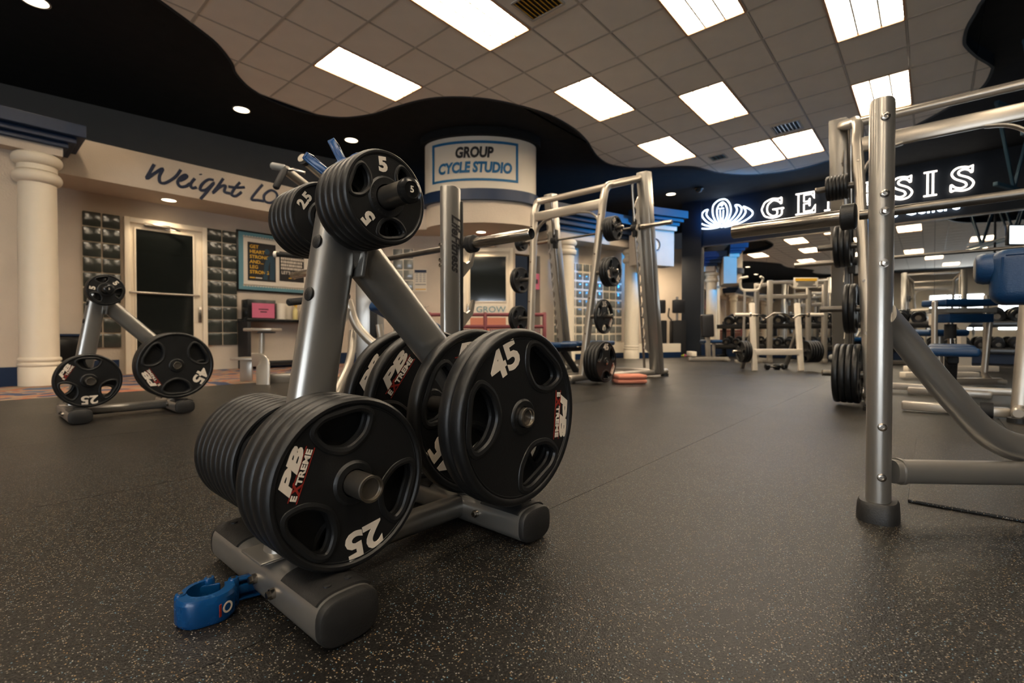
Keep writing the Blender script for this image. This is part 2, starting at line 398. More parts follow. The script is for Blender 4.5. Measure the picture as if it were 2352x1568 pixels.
# ---- troffers
def troffer():
    t = thing('ceiling_light', 'x', 'ceiling light', (0, 0, ZC), 0, 'troffer lamps in the white tiled ceiling')
    L, W = 2*G, G
    fr = MB()
    for c, sz in (((L/2, .008, 0), (L-.014, .022, .02)), ((L/2, -.008+W, 0), (L-.014, .022, .02)), ((.014, W/2, 0), (.016, W-.03, .02)), ((L-.014, W/2, 0), (.016, W-.03, .02))): fr.box((c[0], c[1]-W, c[2]+.002), sz)
    fr.build('frame', 'lampframe', t, local=True, smooth=0)
    MB().box((L/2, -W/2, .03), (L-.03, W-.03, .006)).build('diffuser', 'lamp', t, local=True, smooth=0)
    lv = MB()
    for k in range(1, 12): lv.box((L*k/12, -W/2, .012), (.004, W-.04, .026))
    for k in range(1, 3): lv.box((L/2, -W*k/3, .012), (L-.04, .018, .026))
    lv.build('louver', 'louver', t, local=True, smooth=0)
    return t
tr = troffer()
LBL = {(1,1):'ceiling lamp nearest the script lettering wall, lowest left of the lit panels', (1,4):'long ceiling lamp cut by the top of the photo, left of the brown air return',
 (5,4):'ceiling lamp to the right of the round studio drum', (7,6):'ceiling lamp between the drum-side lamp and the slotted vent', (9,4):'far ceiling lamp above the middle cage machine, left of the small square vent',
 (3,7):'ceiling lamp cut by the top edge, right of the brown air return', (9,9):'ceiling lamp straight behind the top of the nearest grey post', (5,9):'large ceiling lamp cut by the top edge above the nearest grey post',
 (11,6):'left lamp of the close pair above the neon lettering', (11,7):'right lamp of the close pair, touching the slotted vent'}
for k, (i, j) in enumerate(LIGHTS):
    o = tr if k == 0 else copy_tree(tr)
    o.location = (GX(i), GY(j), ZC)
    o['label'] = LBL.get((i, j), 'ceiling lamp behind the camera, seen only in the mirror')
    if (i, j) in LBL: o['group'] = 'troffer lamps in the white tiled ceiling'
    else: o['group'] = 'troffer lamps behind the camera'
# vents
def vent(name, label, i, j, w_, h_, slats, frame, fill):
    t = thing(name, label, 'air vent', (i, j, ZC-.004))
    f = MB()
    for dx, dy, sx, sy in ((0, h_/2, w_, .02), (0, -h_/2, w_, .02), (w_/2, 0, .02, h_), (-w_/2, 0, .02, h_)): f.box((dx, dy, 0), (sx, sy, .012))
    f.build('frame', frame, t, local=True, smooth=0)
    MB().box((0, 0, .010), (w_-.01, h_-.01, .004)).build('backing', 'dark', t, local=True, smooth=0)
    for k in range(slats):
        MB().box((0, -h_/2+h_*(k+.5)/slats, .002), (w_-.02, h_/slats*.45, .003), R=Matrix.Rotation(.5, 4, 'X')).build('slat', fill, t, local=True, smooth=0)
vent('air_vent', 'slotted silver supply vent beside the close pair of ceiling lamps', GX(10.5), GY(7.5), .38, .38, 7, 'tbar', 'chrome')
vent('air_vent', 'brown air return grille cut by the top edge of the photo', GX(2.55), GY(5.5), .34, .40, 9, 'tbar', 'yellow')
vent('air_vent', 'small square vent with light blue slats near the neon sign', GX(11.5), GY(5.45), .26, .26, 4, 'tbar', 'lightblue')  # slats have an even light blue colour
# downlights
def downlight(label, x, y, z, power, r=.105, spot=1.9):
    t = thing('downlight', label, 'ceiling light', (x, y, z), 0, 'round recessed downlights')
    MB().lathe([(r, 0), (r+.018, 0), (r+.018, -.006), (r, -.006)], 28, close=True).build('trim_ring', 'tbar', t, local=True)
    MB().lathe([(r, -.001), (r, .002)], 28).build('bulb_lens', 'down', t, local=True)
    if power: 
        add_light('downlight_beam', 'SPOT', (x, y, z-.02), power, WARM, (0, 0, 0), .07, spot=spot, blend=.35)
downlight('round downlight at the top left corner of the photo', .551, 6.96, ZB, 45)
downlight('round downlight on the black ceiling above the script lettering', 2.86, 7.94, ZB, 45)
downlight('round downlight on the black ceiling above the top of the plate tree', 4.57, 7.72, ZB, 45)
downlight('round downlight on the black ceiling above the blue cornice', 11.42, 4.80, ZB, 30)
downlight('round downlight in the soffit over the dark glass door', 1.937, 8.0, 2.41-.002, 22, .085, 2.0)
for x, y in ((-1., 7.9), (-1, 7.0), (-4.5, 7.5), (2.6, -6), (7, -6), (-3, -6), (9.5, -4)): downlight('round downlight outside the frame, seen only in the mirror', x, y, ZB, 60)
t = thing('camera_dome', 'small dark glossy security dome on the black ceiling left of the neon emblem', 'security camera', (11.35, 4.1, ZB))
MB().lathe([(.10, 0), (.10, -.03), (.085, -.04)], 24).build('housing', 'gloss', t, local=True)
MB().lathe([(.08, -.04), (.072, -.07), (.045, -.10), (.001, -.112)], 24, caps=False).build('dome', 'glass', t, local=True)

# ---- walls
XT = 4.85
wl = struct(MB().box(((FX0+XT)/2, 8.45, 1.35), (XT-FX0, .2, 2.7)).build('wall_left', 'wall', smooth=0))
# soffit box with the lettering, in front of the wall
so = MB(); so.prism([(-3.5, 7.62), (4.85, 7.62), (5.6, 6.62), (6.3, 5.95), (7.7, 6.4), (4.9, 8.36), (-3.5, 8.36)], 2.41, 2.86)
soffit = struct(so.build('trim_1', 'wall', smooth=0))
# upper wall, set back above the ledge
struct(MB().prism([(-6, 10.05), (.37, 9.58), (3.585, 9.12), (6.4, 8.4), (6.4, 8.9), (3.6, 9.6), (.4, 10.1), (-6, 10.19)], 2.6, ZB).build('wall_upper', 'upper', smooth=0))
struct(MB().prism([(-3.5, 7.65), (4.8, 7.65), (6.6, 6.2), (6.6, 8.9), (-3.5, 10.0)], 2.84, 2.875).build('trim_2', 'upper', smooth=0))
# chamfer wall with the second door, facing the camera (Y = 9.14)
def cbox(X0, X1, Y0, Y1, z0, z1, bev=0.): return MB().box(cw((X0+X1)/2, (Y0+Y1)/2, (z0+z1)/2), (abs(X1-X0), abs(Y1-Y0), z1-z0), bev, rotz=CAMROT)
wc = struct(cbox(-3.15, .06, 9.16, 9.36, 0, 2.86).build('wall_back', 'wall', smooth=0))
# curved drum over that door
def ellring(z0, z1, a, b, X=-.555, Y=8.55, n=48):
    vs = []; 
    for z in (z0, z1):
        for k in range(n):
            th = 2*PI*k/n; vs.append(cw(X+a*math.cos(th), Y+b*math.sin(th), z))
    fs = [(k, (k+1) % n, n+(k+1) % n, n+k) for k in range(n)]+[tuple(range(n))[::-1], tuple(range(n, 2*n))]
    return MB().add(vs, fs)
drum = struct(ellring(2.93, 3.82, .98, .56).build('wall_drum', 'paper', smooth=60))
ellring(2.77, 2.95, 1.03, .61).build('drum_band', 'navy', drum, smooth=60)
ellring(2.40, 2.78, .955, .54).build('drum_base', 'wall', drum, smooth=60)
ellring(3.82, ZB-.002, 1.06, .64).build('drum_crown', 'black_ceiling', drum, smooth=60)
def drum_map(u, v, d=.004):      # u along the picture on the drum face, v height
    th = math.asin(max(-1, min(1, u/(.98+d)))); return cw(-.555+(.98+d)*math.sin(th), 8.55-(.56+d)*math.cos(th), v)
def drum_text(st, size, u0, v0, m, wd=1., bold=.05, shear=.12, spacing=1.):
    me = text_mesh(st, size, 0, bold, shear, 'CENTER', spacing); mb = MB(); xs_ = [v.co.x for v in me.vertices]; sx = wd/(max(xs_)-min(xs_))
    bm = bmesh.new(); bm.from_mesh(me); bmesh.ops.triangulate(bm, faces=bm.faces); bmesh.ops.subdivide_edges(bm, edges=[e for e in bm.edges if e.calc_length() > .06], cuts=1); bm.verts.index_update()
    mb.add([drum_map(u0+v.co.x*sx, v0+v.co.y, .006) for v in bm.verts], [[v.index for v in f.verts] for f in bm.faces]); bm.free()
    return mb.build('lettering', m, drum, smooth=0, recalc=False)
drum_text('GROUP', .235, -.08, 3.545, 'blackprint', .64)
drum_text('CYCLE STUDIO', .235, -.07, 3.30, 'blueprint', 1.24)
fr = MB()
def band(u0, u1, v0, v1, k=16):
    vs = []; 
    for i in range(k+1):
        u = u0+(u1-u0)*i/k; vs += [drum_map(u, v0, .006), drum_map(u, v1, .006)]
    fr.add(vs, [(2*i, 2*i+2, 2*i+3, 2*i+1) for i in range(k)])
band(-.80, .66, 3.70, 3.745); band(-.80, .66, 3.085, 3.125); band(-.80, -.76, 3.12, 3.70, 2); band(.62, .66, 3.12, 3.70, 2)
fr.build('sign_border', 'blueprint', drum, smooth=0, recalc=False)
downlight('round downlight under the round studio drum', *cw(-.56, 8.75)[:2], 2.398, 30, .085)
# wall behind the columns, the glass blocks in it, and the low wall under the clock header
def seg(a, b, z0, z1, th, name, m, off=0., parent=None, bev=0.):   # wall piece between two plan points, thickness behind
    a, b = Vector((*a, 0)), Vector((*b, 0)); d = (b-a).normalized(); nrm = Vector((-d.y, d.x, 0))
    if nrm.dot(-a) > 0: nrm = -nrm
    c = (a+b)/2+nrm*(th/2+off); c.z = (z0+z1)/2
    return MB().box(c, ((b-a).length, th, z1-z0), bev, rotz=math.atan2(d.y, d.x)).build(name, m, parent, smooth=0 if not bev else 40)
A0, A1 = (7.25, 6.22), (10.07, 5.47)
DA = Vector((A1[0]-A0[0], A1[1]-A0[1])).normalized()
def pA(k, n=0.): v = Vector(A0)+DA*k+Vector((.257, .966))*n; return (v.x, v.y)
LA = (Vector(A1)-Vector(A0)).length
struct(seg(pA(.62), pA(LA+.4), 2.1, 2.9, .2, 'wall_right', 'wall'))
struct(seg(pA(.62), pA(LA+.4), 0, .36, .2, 'wall_right', 'cream'))
struct(seg(pA(.62), pA(.98), .36, 2.1, .2, 'wall_right', 'wall'))
struct(seg(pA(LA+.1), pA(LA+.4), .36, 2.1, .2, 'wall_right', 'wall'))
struct(seg(pA(.62), pA(LA+.4), 0, .12, .02, 'baseboard_right', 'navy', off=-.02))
struct(seg(pA(-.45, .0), pA(.64), 2.15, 2.9, .2, 'wall_right', 'wall'))
# dark room beyond the opening
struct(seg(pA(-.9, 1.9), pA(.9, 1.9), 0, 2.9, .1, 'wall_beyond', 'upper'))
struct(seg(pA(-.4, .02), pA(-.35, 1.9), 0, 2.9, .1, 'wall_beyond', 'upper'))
# entablature over the columns
def crown(a, b, levels, name):
    mb = MB(); a, b = Vector((*a, 0)), Vector((*b, 0)); d = (b-a).normalized(); nrm = Vector((-d.y, d.x, 0))
    if nrm.dot(-a) < 0: nrm = -nrm     # towards the camera
    L_ = (b-a).length
    for z0, z1, f, e in levels:
        c = (a+b)/2+nrm*(f/2-.1); c.z = (z0+z1)/2
        mb.box(c, (L_+2*e, f+.2, z1-z0), .008, rotz=math.atan2(d.y, d.x))
    return mb
cr = crown(pA(.55), pA(LA+.25), [(2.46, 2.62, .48, 0)], 'x').build('trim_3', 'wall', smooth=0); struct(cr)
crn = crown(pA(.55), pA(LA+.25), [(2.62, 2.70, .56, .03), (2.70, 2.79, .66, .08), (2.79, 2.86, .74, .12), (2.86, 3.04, .84, .17)], 'x').build('crown_moulding', 'navy', cr, smooth=0)
# header with the clock
hA, hB = cw(2.70, 10.22), cw(3.56, 10.60)
hd = struct(seg(hA[:2], hB[:2], 2.04, 2.82, .35, 'trim_4', 'wall'))
crown(hA[:2], hB[:2], [(2.80, 2.90, .07, .02)], 'x').build('cornice', 'wall', hd, smooth=0)
crown(hA[:2], hB[:2], [(2.90, 2.97, .12, .05), (2.97, 3.04, .2, .09), (3.04, 3.20, .28, .14)], 'x').build('crown_moulding', 'navy', hd, smooth=0)
struct(seg(cw(2.9, 11.0)[:2], cw(4.0, 11.4)[:2], 0, .33, .12, 'wall_low', 'cream'))
struct(seg(cw(2.9, 11.0)[:2], cw(4.0, 11.4)[:2], 0, .13, .012, 'baseboard_right', 'navy', off=-.014))
struct(seg(cw(2.6, 14.2)[:2], cw(6.4, 13.6)[:2], 0, 3, .1, 'wall_beyond', 'wall'))
q = cw(3.7, 12.9); add_light('added_room_lamp', 'AREA', (q.x, q.y, 2.6), 60, WARM, (0, 0, 0), .6, .6)  # unseen lamp added to brighten the wall beyond the opening
struct(MB().box((14.2, 9.6, 1.98), (3.5, 1.1, 3.96)).build('wall_beyond', 'upper', smooth=0))
# ---- mirror wall
XM = 12.6
wf = struct(MB().box((XM+.12, (4.95+FY0)/2, 1.98), (.2, 4.95-FY0, 3.96)).build('wall_front', 'sign_wall', smooth=0))
struct(MB().box((XM-.01, (4.95+FY0)/2, .145), (.07, 4.95-FY0, .29), .004).build('baseboard_front', 'navy', smooth=0))
MB().box((XM-.03, 4.70, 1.98), (.16, .50, 3.96), .004).build('pilaster', 'sign_wall', wf, smooth=0)
y = 4.45
while y > FY0+.1:
    y1 = max(y-1.5, FY0)
    MB().box((XM+.012, (y+y1)/2, (.29+2.79)/2), (.012, y-y1-.004, 2.5)).build('mirror_panel', 'mirror', wf, smooth=0); y = y1
MB().box((XM-.005, (4.45+FY0)/2, 2.80), (.04, 4.45-FY0, .03), .003).build('mirror_rail', 'worn', wf, smooth=0)
# ---- walls outside the frame (seen in the mirror)
struct(MB().box((FX0-.1, (FY0+FY1)/2, 1.98), (.2, FY1-FY0, 3.96)).build('wall_rear', 'cream', smooth=0))
wside = struct(MB().box(((FX0+16)/2, FY0-.1, 1.98), (16-FX0, .2, 3.96)).build('wall_side', 'upper', smooth=0))
for k in range(3):
    wn = struct(MB().box((FX0+.02, -6.2+k*2.6, 1.7), (.06, 2.2, 1.9)).build('window_%d' % (k+3), 'white_steel', smooth=0))
    for q in range(3): MB().box((FX0+.055, -6.9+k*2.6+q*.7, 1.7), (.02, .64, 1.8)).build('pane', 'window', wn, smooth=0)
# baseboards along the left wall
struct(MB().box(((FX0+1.43)/2, 8.34, .10), (1.43-FX0, .03, .2)).build('baseboard_left', 'navy', smooth=0))
struct(MB().box(((3.0+XT)/2, 8.34, .10), (XT-3.0, .03, .2)).build('baseboard_left', 'navy', smooth=0))
struct(cbox(-3.1, -1.02, 9.135, 9.16, 0, .2).build('baseboard_back', 'navy', smooth=0))
# ---- glass block windows
def blockwall(name, label_m, org, dirv, cols, rows, bw, bh, z0, m, mort, gap=.013):
    d = Vector((*dirv, 0)).normalized(); rz = math.atan2(d.y, d.x); nrm = Vector((-d.y, d.x, 0))
    if nrm.dot(-Vector((*org, 0))) < 0: nrm = -nrm
    o = Vector((*org, z0)); W, H = cols*bw, rows*bh
    wnd = MB().box(o+d*W/2+Vector((0, 0, H/2))-nrm*.01, (W, .05, H), rotz=rz).build(name, mort, smooth=0); struct(wnd)
    src = None
    for i in range(cols):
        for j in range(rows):
            p = o+d*(bw*(i+.5))+Vector((0, 0, bh*(j+.5)))+nrm*.008
            if src is None: src = MB().box((0, 0, 0), (bw-gap, .055, bh-gap), .012).build('glass_block', m, wnd); src.rotation_euler = (0, 0, rz); src.data.transform(Matrix.Rotation(0, 4, 'Z')); b = src
            else: b = link_copy(src, wnd)
            b.location = p
    return wnd
blockwall('window_1', '', (1.062, 8.35), (1, 0), 2, 9, .2, .2, .36, 'glassblock', 'mortar')
blockwall('window_2', '', (2.487, 8.35), (1, 0), 2, 9, .215, .2, .37, 'glassblock', 'mortar')
p = cw(-2.264, 9.16); blockwall('window_6', '', p[:2], (CS, -SN), 2, 9, .2, .2, .37, 'paleglass', 'cream', .02)
blockwall('window_7', '', pA(.98, 0.02), (DA.x, DA.y), 10, 9, .204, .193, .365, 'paleglass', 'cream', .042)
# ---- door 1 (dark glass, push bar, closer)
def door_leaf(name, x0, x1, zt, gx0, gx1, gz0, gz1, put, bar_z, m='cream'):
    # put(x0,x1,y0,y1,z0,z1): box in wall coordinates, y measured out of the wall
    d = struct(put(x0, x1, .0, .05, 0, zt, .004).build(name, m))
    put(x0, x1, .0, .09, zt, zt+.07, .004).build('door_frame', m, d)
    put(x0-.06, x0, .0, .09, 0, zt+.07, .004).build('door_frame', m, d); put(x1, x1+.06, .0, .09, 0, zt+.07, .004).build('door_frame', m, d)
    put(gx0, gx1, .045, .056, gz0, gz1, 0).build('pane', 'glass', d, smooth=0)
    g = MB()
    for a in ((gx0-.02, gx0, gz0-.02, gz1+.02), (gx1, gx1+.02, gz0-.02, gz1+.02), (gx0, gx1, gz1, gz1+.02), (gx0, gx1, gz0-.02, gz0)):
        q = put(a[0], a[1], .045, .066, a[2], a[3], .003); g.add(q.v, q.f)
    g.build('glazing_bead', m, d)
    return d
def put1(x0, x1, y0, y1, z0, z1, bev): return MB().box(((x0+x1)/2, 8.35-(y0+y1)/2, (z0+z1)/2), (x1-x0, y1-y0, z1-z0), bev)
d1 = door_leaf('door_1', 1.55, 2.42, 2.08, 1.62, 2.30, .3, 2.0, put1, 1.1)
MB().tube(fillet([(1.53, 8.30, 1.12), (1.55, 8.24, 1.12), (2.35, 8.24, 1.12), (2.38, 8.30, 1.12)], .03), .014).build('push_bar', 'beigesteel', d1)
MB().box((1.86, 8.27, 2.07), (.30, .06, .05), .008).bar((1.95, 8.26, 2.04), (2.12, 8.2, 2.03), .02, .012).bar((2.12, 8.2, 2.03), (1.98, 8.10, 2.05), .02, .012).build('door_closer', 'chrome', d1)
put1(2.36, 2.40, .05, .085, .72, .95, .006).build('door_handle', 'chrome', d1)
def put2(x0, x1, y0, y1, z0, z1, bev): return cbox(x0, x1, 9.16-y1, 9.16-y0, z0, z1, bev)
d2 = door_leaf('door_2', -.86, -.04, 2.1, -.79, -.115, 1.17, 2.01, put2, 0)
put2(-.79, -.115, .045, .056, .25, 1.10, 0).build('frosted_pane', 'paper', d2, smooth=0)
tx = MB(); tx.text('GROW', .16, Matrix.Translation(cw(-.40, 9.098, 1.01)) @ Matrix.Rotation(CAMROT, 4, 'Z') @ Matrix.Rotation(PI/2, 4, 'X'), sx=1.1); tx.build('lettering', 'lightblue', d2, smooth=0)
tx = MB(); tx.add(put2(-.79, -.115, .056, .060, .30, .86, 0).v, put2(0, 1, 0, 1, 0, 1, 0).f); tx.build('frosted_picture', 'towel', d2, smooth=0)
put2(-.84, -.81, .05, .12, .95, 1.12, .006).build('door_handle', 'chrome', d2)

# exit sign, notices, extinguisher
def facing(X, Y, z, rot=CAMROT): return Matrix.Translation(cw(X, Y, z)) @ Matrix.Rotation(rot, 4, 'Z') @ Matrix.Rotation(PI/2, 4, 'X')
t = thing('exit_sign', 'small white exit sign with red letters above the pale door', 'sign', cw(-.50, 9.06, 2.27), CAMROT)
MB().box((0, 0, 0), (.34, .06, .16), .006).build('housing', 'cream', t, local=True)
MB().text('EXIT', .14, Matrix.Translation((0, -.032, 0)) @ Matrix.Rotation(PI/2, 4, 'X'), bold=.02).build('lettering', 'exit', t, local=True, smooth=0)
t = thing('wall_notice', 'white notice with navy header and yellow footer on the wall left of the extinguisher', 'notice', cw(-1.735, 9.15, 1.57), CAMROT)
MB().box((0, -.002, 0), (.23, .004, .42)).build('sheet', 'paper', t, local=True, smooth=0)
MB().box((0, -.005, .17), (.225, .003, .055)).build('header_band', 'navyprint', t, local=True, smooth=0)
MB().box((0, -.005, -.17), (.20, .003, .018)).build('footer_band', 'yellow', t, local=True, smooth=0)
MB().box((0, -.005, -.08), (.20, .003, .012)).build('rule_line', 'navyprint', t, local=True, smooth=0)
g = MB()
for i in range(3):
    for j in range(5): g.box((-.07+.07*i, -.005, .12-.035*j), (.045, .002, .012))
stuff(g.build('printed_lines', 'greyfab', t, local=True, smooth=0))
t = thing('fire_extinguisher', 'red fire extinguisher with a lime green label hanging by the railing', 'extinguisher', cw(-1.66, 9.06, .62), CAMROT)
MB().lathe([(.02, 0), (.062, .005), (.068, .03), (.068, .30), (.05, .36), (.022, .385), (.022, .40)], 24).build('cylinder', 'exting', t, local=True)
MB().lathe([(.0695, .16), (.0695, .29)], 24, caps=False).build('label_band', 'lime', t, local=True, recalc=False)
MB().box((0, 0, .415), (.05, .04, .04), .006).bar((0, 0, .43), (.09, 0, .46), .02, .01).build('valve', 'chrome', t, local=True)
MB().tube(fillet([(-.02, -.02, .42), (-.11, -.03, .40), (-.10, -.03, .25), (-.075, -.03, .12)], .05), .010, n=8).build('hose', 'dark', t, local=True)

# ---- columns
def column(label, x, y, h=2.46):
    t = thing('column', label, 'column', (x, y, 0), 0, 'round cream columns')
    MB().lathe([(.172, 0), (.172, .19), (.166, .2)], 40).build('base', 'cream', t, local=True)
    def ring(z0, z1, r): 
        zm = (z0+z1)/2; hh = (z1-z0)/2
        return [(r-hh*.9+hh*.9*math.sin(a), zm-hh*math.cos(a)) for a in [PI*k/8 for k in range(9)]]
    MB().lathe([(.160, .2)]+ring(.2, .245, .180)+[(.16, .25)]+ring(.25, .30, .176)+[(.158, .305)], 40).build('base_moulding', 'cream', t, local=True)
    MB().lathe([(.158, .30), (.157, h*.5), (.152, h-.30)], 40).build('shaft', 'cream', t, local=True)
    MB().lathe([(.152, h-.32)]+ring(h-.32, h-.19, .202)+[(.162, h-.185), (.160, h-.13)]+ring(h-.13, h, .205), 40).build('capital', 'cream', t, local=True)
    return t
column('thick cream column at the left edge under the navy cornice', .57, 7.22)
column('cream column left of the pale glass blocks, behind the middle cage machine', 8.14, 5.60)
column('cream column right of the pale glass blocks', 9.98, 5.10)
column('cream column outside the frame, seen only in the mirror', -2.2, 7.22)
column('cream column outside the frame, farthest in the mirror', -5.2, 7.22)
# entablature over the left column, pilaster beside it
e1 = struct(MB().box((-3.1, 7.32, 2.51), (7.72, .46, .10)).build('trim_5', 'wall', smooth=0))
g = MB()
for z0, z1, yy, xx in ((2.55, 2.60, 7.04, .80), (2.60, 2.66, 6.98, .86), (2.66, 2.79, 6.90, .93)): g.box(((xx-7)/2, (yy+7.62)/2, (z0+z1)/2), (xx+7, 7.62-yy, z1-z0), .006)
g.build('crown_moulding', 'navy', e1, smooth=0)
pw = struct(MB().box((.35, 7.42, 1.23), (.20, .34, 2.46)).build('wall_pier', 'wall', smooth=0))
MB().box((.35, 7.42, .10), (.215, .355, .2)).build('baseboard', 'navy', pw, smooth=0)
add_light('downlight_beam', 'SPOT', (-.35, 7.9, 2.4), 60, WARM, (0, 0, 0), .06, spot=2.2, blend=.6)
t = thing('storage_cabinet', 'low black cabinet with a navy top against the wall beside the left column', 'cabinet', (.80, 8.14, 0))
MB().box((0, 0, .26), (.46, .34, .52), .005).build('body', 'dark', t, local=True)
MB().box((0, 0, .535), (.50, .37, .03), .004).build('top', 'navy', t, local=True)
MB().box((0, -.175, .26), (.40, .012, .44), .003).build('door', 'gloss', t, local=True)

# ---- painted script lettering on the soffit
def scr(pts, closed=False):
    P = [on_y(x/3.563, 180+y/3.563, 7.612) for x, y in pts]
    P = [Vector(p) for p in catmull([(p.x, p.z) for p in P]+[], 5)] if closed else P
    return P
g = MB()
def stroke(pts, r=.019, closed=False):
    P = [on_y(x/3.563, 180+y/3.563, 7.614) for x, y in pts]
    if not closed:
        Q = []
        for i in range(len(P)-1):
            a, b, c, d = P[max(i-1, 0)], P[i], P[i+1], P[min(i+2, len(P)-1)]
            for k in range(5):
                u = k/5; Q.append(.5*((2*b)+(c-a)*u+(2*a-5*b+4*c-d)*u*u+(-a+3*b-3*c+d)*u**3))
        Q.append(P[-1])
    else: Q = [Vector((p[0], 7.614, p[1])) for p in catmull([(p.x, p.z) for p in P], 5)]
    g.tube(Q, r, .003, n=8, ref=(0, 1, 0), closed=closed)
for st in ([(1262,702),(1230,760),(1200,818),(1262,778),(1332,738),(1305,800),(1310,848),(1350,856),(1410,825),(1448,792),(1480,746)],
           [(1468,838),(1508,822),(1530,800),(1514,790),(1476,812),(1454,850),(1476,884),(1520,882),(1556,858)], [(1595,818),(1562,862),(1572,896),(1610,890)], [(1640,780),(1644,790)],
           [(1750,832),(1705,828),(1652,868),(1640,912),(1690,908),(1752,852),(1700,920),(1640,988)], [(1828,818),(1785,880),(1742,938),(1800,888),(1846,878),(1836,926),(1884,940)],
           [(1965,850),(1920,900),(1896,948),(1930,962),(1978,928)], [(1868,884),(1935,893),(2004,890)],
           [(2150,868),(2100,925),(2058,988),(2110,996),(2160,1004)], [(2390,952),(2340,962),(2300,1000),(2345,1020),(2335,1052),(2270,1066)], [(2520,980),(2470,990),(2430,1028),(2475,1048),(2465,1080),(2400,1094)]): stroke(st)
stroke([(2216,915),(2262,938),(2264,985),(2214,1018),(2166,1000),(2164,952)], closed=True)
g.build('lettering', 'navyprint', soffit, smooth=50)

# ---- notice board, black shelf unit and what stands on it
t = thing('notice_board', 'framed notice board with a light blue scalloped border and two posters', 'notice board', (3.53, 8.335, 1.725))
MB().box((0, -.015, 0), (1.26, .03, .98), .02).build('frame', 'gloss', t, local=True)
MB().box((0, -.033, 0), (1.20, .006, .92), .004).build('border', 'lightblue', t, local=True)
g = MB(); g.box((0, -.038, 0), (1.06, .004, .78))
for k in range(26):
    for zz in (-.39, .39): g.cyl((-.52+k*.0416, -.036, zz), (-.52+k*.0416, -.040, zz), .018, 10)
g.build('backing_sheet', 'paper', t, local=True, smooth=0)
p1 = MB().box((-.25, -.042, -.0), (.44, .004, .62)).build('poster', 'blackprint', t, local=True, smooth=0); p1['label'] = 'black poster with stacked yellow words'
def wr(parent, st, x, z, size, m, sx=1., yy=-.046, bold=.02, align='LEFT'):
    return MB().text(st, size, Matrix.Translation((x, yy, z)) @ Matrix.Rotation(PI/2, 4, 'X'), bold=bold, sx=sx, align=align).build('lettering', m, parent, local=True, smooth=0)
for k, st in enumerate(('GET', 'HEART', 'STRONG', 'AND...', 'LEG', 'STRONG')): wr(p1, st, -.44, .24-.082*k, .075, 'yellow')
MB().box((-.40, -.045, -.26), (.08, .002, .018)).build('printed_mark', 'yellow', p1, local=True, smooth=0); MB().box((-.30, -.045, -.26), (.10, .002, .018)).build('printed_mark', 'white', p1, local=True, smooth=0)
g = MB(); g.tube([(-.20, -.045, -.28), (-.18, -.045, -.05), (-.14, -.045, .10)], .035, .002, n=8, ref=(0, 1, 0)); g.lathe([(.045, 0), (.001, .002)], 12, (-.17, -.044, .18), (0, -1, 0)); g.tube([(-.09, -.045, -.28), (-.08, -.045, 0), (-.10, -.045, .12)], .04, .002, n=8, ref=(0, 1, 0))
g.build('printed_figures', 'trusspaint', p1, local=True, smooth=0)
p2 = MB().box((.24, -.042, -.03), (.42, .004, .50)).build('poster', 'blackprint', t, local=True, smooth=0); p2['label'] = 'black poster packed with white words'
g = MB(); rr = random.Random(3)
for k in range(5):
    x = .055
    while x < .42:
        w_ = rr.uniform(.012, .03); g.box((x+w_/2, -.045, .16-.055*k), (w_, .002, .040)); x += w_+rr.uniform(.004, .010)
stuff(g.build('printed_words', 'white', p2, local=True, smooth=0))
wr(p2, "LET'S MOVE", .24, -.135, .072, 'white', .95, align='CENTER')
MB().box((.24, -.045, -.22), (.11, .002, .014)).build('printed_mark', 'yellow', p2, local=True, smooth=0)
t = thing('shelf_unit', 'open black counter unit standing under the notice board', 'shelf', (3.6, 8.12, 0))
MB().box((0, 0, .765), (1.38, .42, .045), .004).build('top', 'gloss', t, local=True)
for sx in (-1, 1): MB().box((sx*.66, 0, .372), (.05, .40, .744), .004).build('side_panel', 'dark', t, local=True)
MB().box((0, .18, .38), (1.28, .02, .72), .002).build('back_panel', 'wall', t, local=True)
MB().box((0, 0, .09), (1.28, .38, .03), .002).build('lower_shelf', 'dark', t, local=True)
t = thing('file_box', 'black file box with a pink card on its front, on the counter unit', 'box', (3.14, 8.08, .788))
MB().box((0, 0, .15), (.42, .26, .30), .006).build('body', 'gloss', t, local=True)
MB().box((.02, -.135, .13), (.34, .006, .23), .001).build('pink_card', 'pink', t, local=True, smooth=0)
MB().box((.02, -.139, .15), (.15, .002, .016)).box((.02, -.139, .11), (.10, .002, .016)).build('printed_lines', 'blackprint', t, local=True, smooth=0)
def roll(label, x, y, z, r, h, m='paper'):
    t = thing('paper_roll', label, 'paper towel', (x, y, z), 0, 'paper towel rolls on the counter unit')
    MB().lathe([(.02, 0), (r, 0), (r+.002, .01), (r+.002, h-.01), (r, h), (.02, h)], 24).build('paper', m, t, local=True)
    MB().lathe([(.018, .001), (.022, .001), (.022, h+.004), (.018, h+.004)], 16, close=True).build('core', 'wall', t, local=True)
roll('white paper towel roll right beside the black file box', 3.47, 8.05, .788, .075, .26)
roll('white paper towel roll behind the pump bottle', 3.63, 8.18, .788, .072, .26)
roll('white paper towel roll at the right end of the counter unit', 3.96, 8.10, .788, .085, .25)
t = thing('pump_bottle', 'pale yellow spray bottle with a yellow trigger on the counter unit', 'bottle', (3.68, 7.98, .788))
MB().lathe([(.035, 0), (.04, .01), (.04, .15), (.018, .19), (.018, .21)], 20).build('bottle', 'soap', t, local=True)
MB().box((0, -.01, .235), (.03, .07, .03), .006).box((0, -.045, .21), (.012, .012, .05), .004).box((0, 0, .27), (.025, .03, .05), .006).build('trigger', 'yellow', t, local=True)

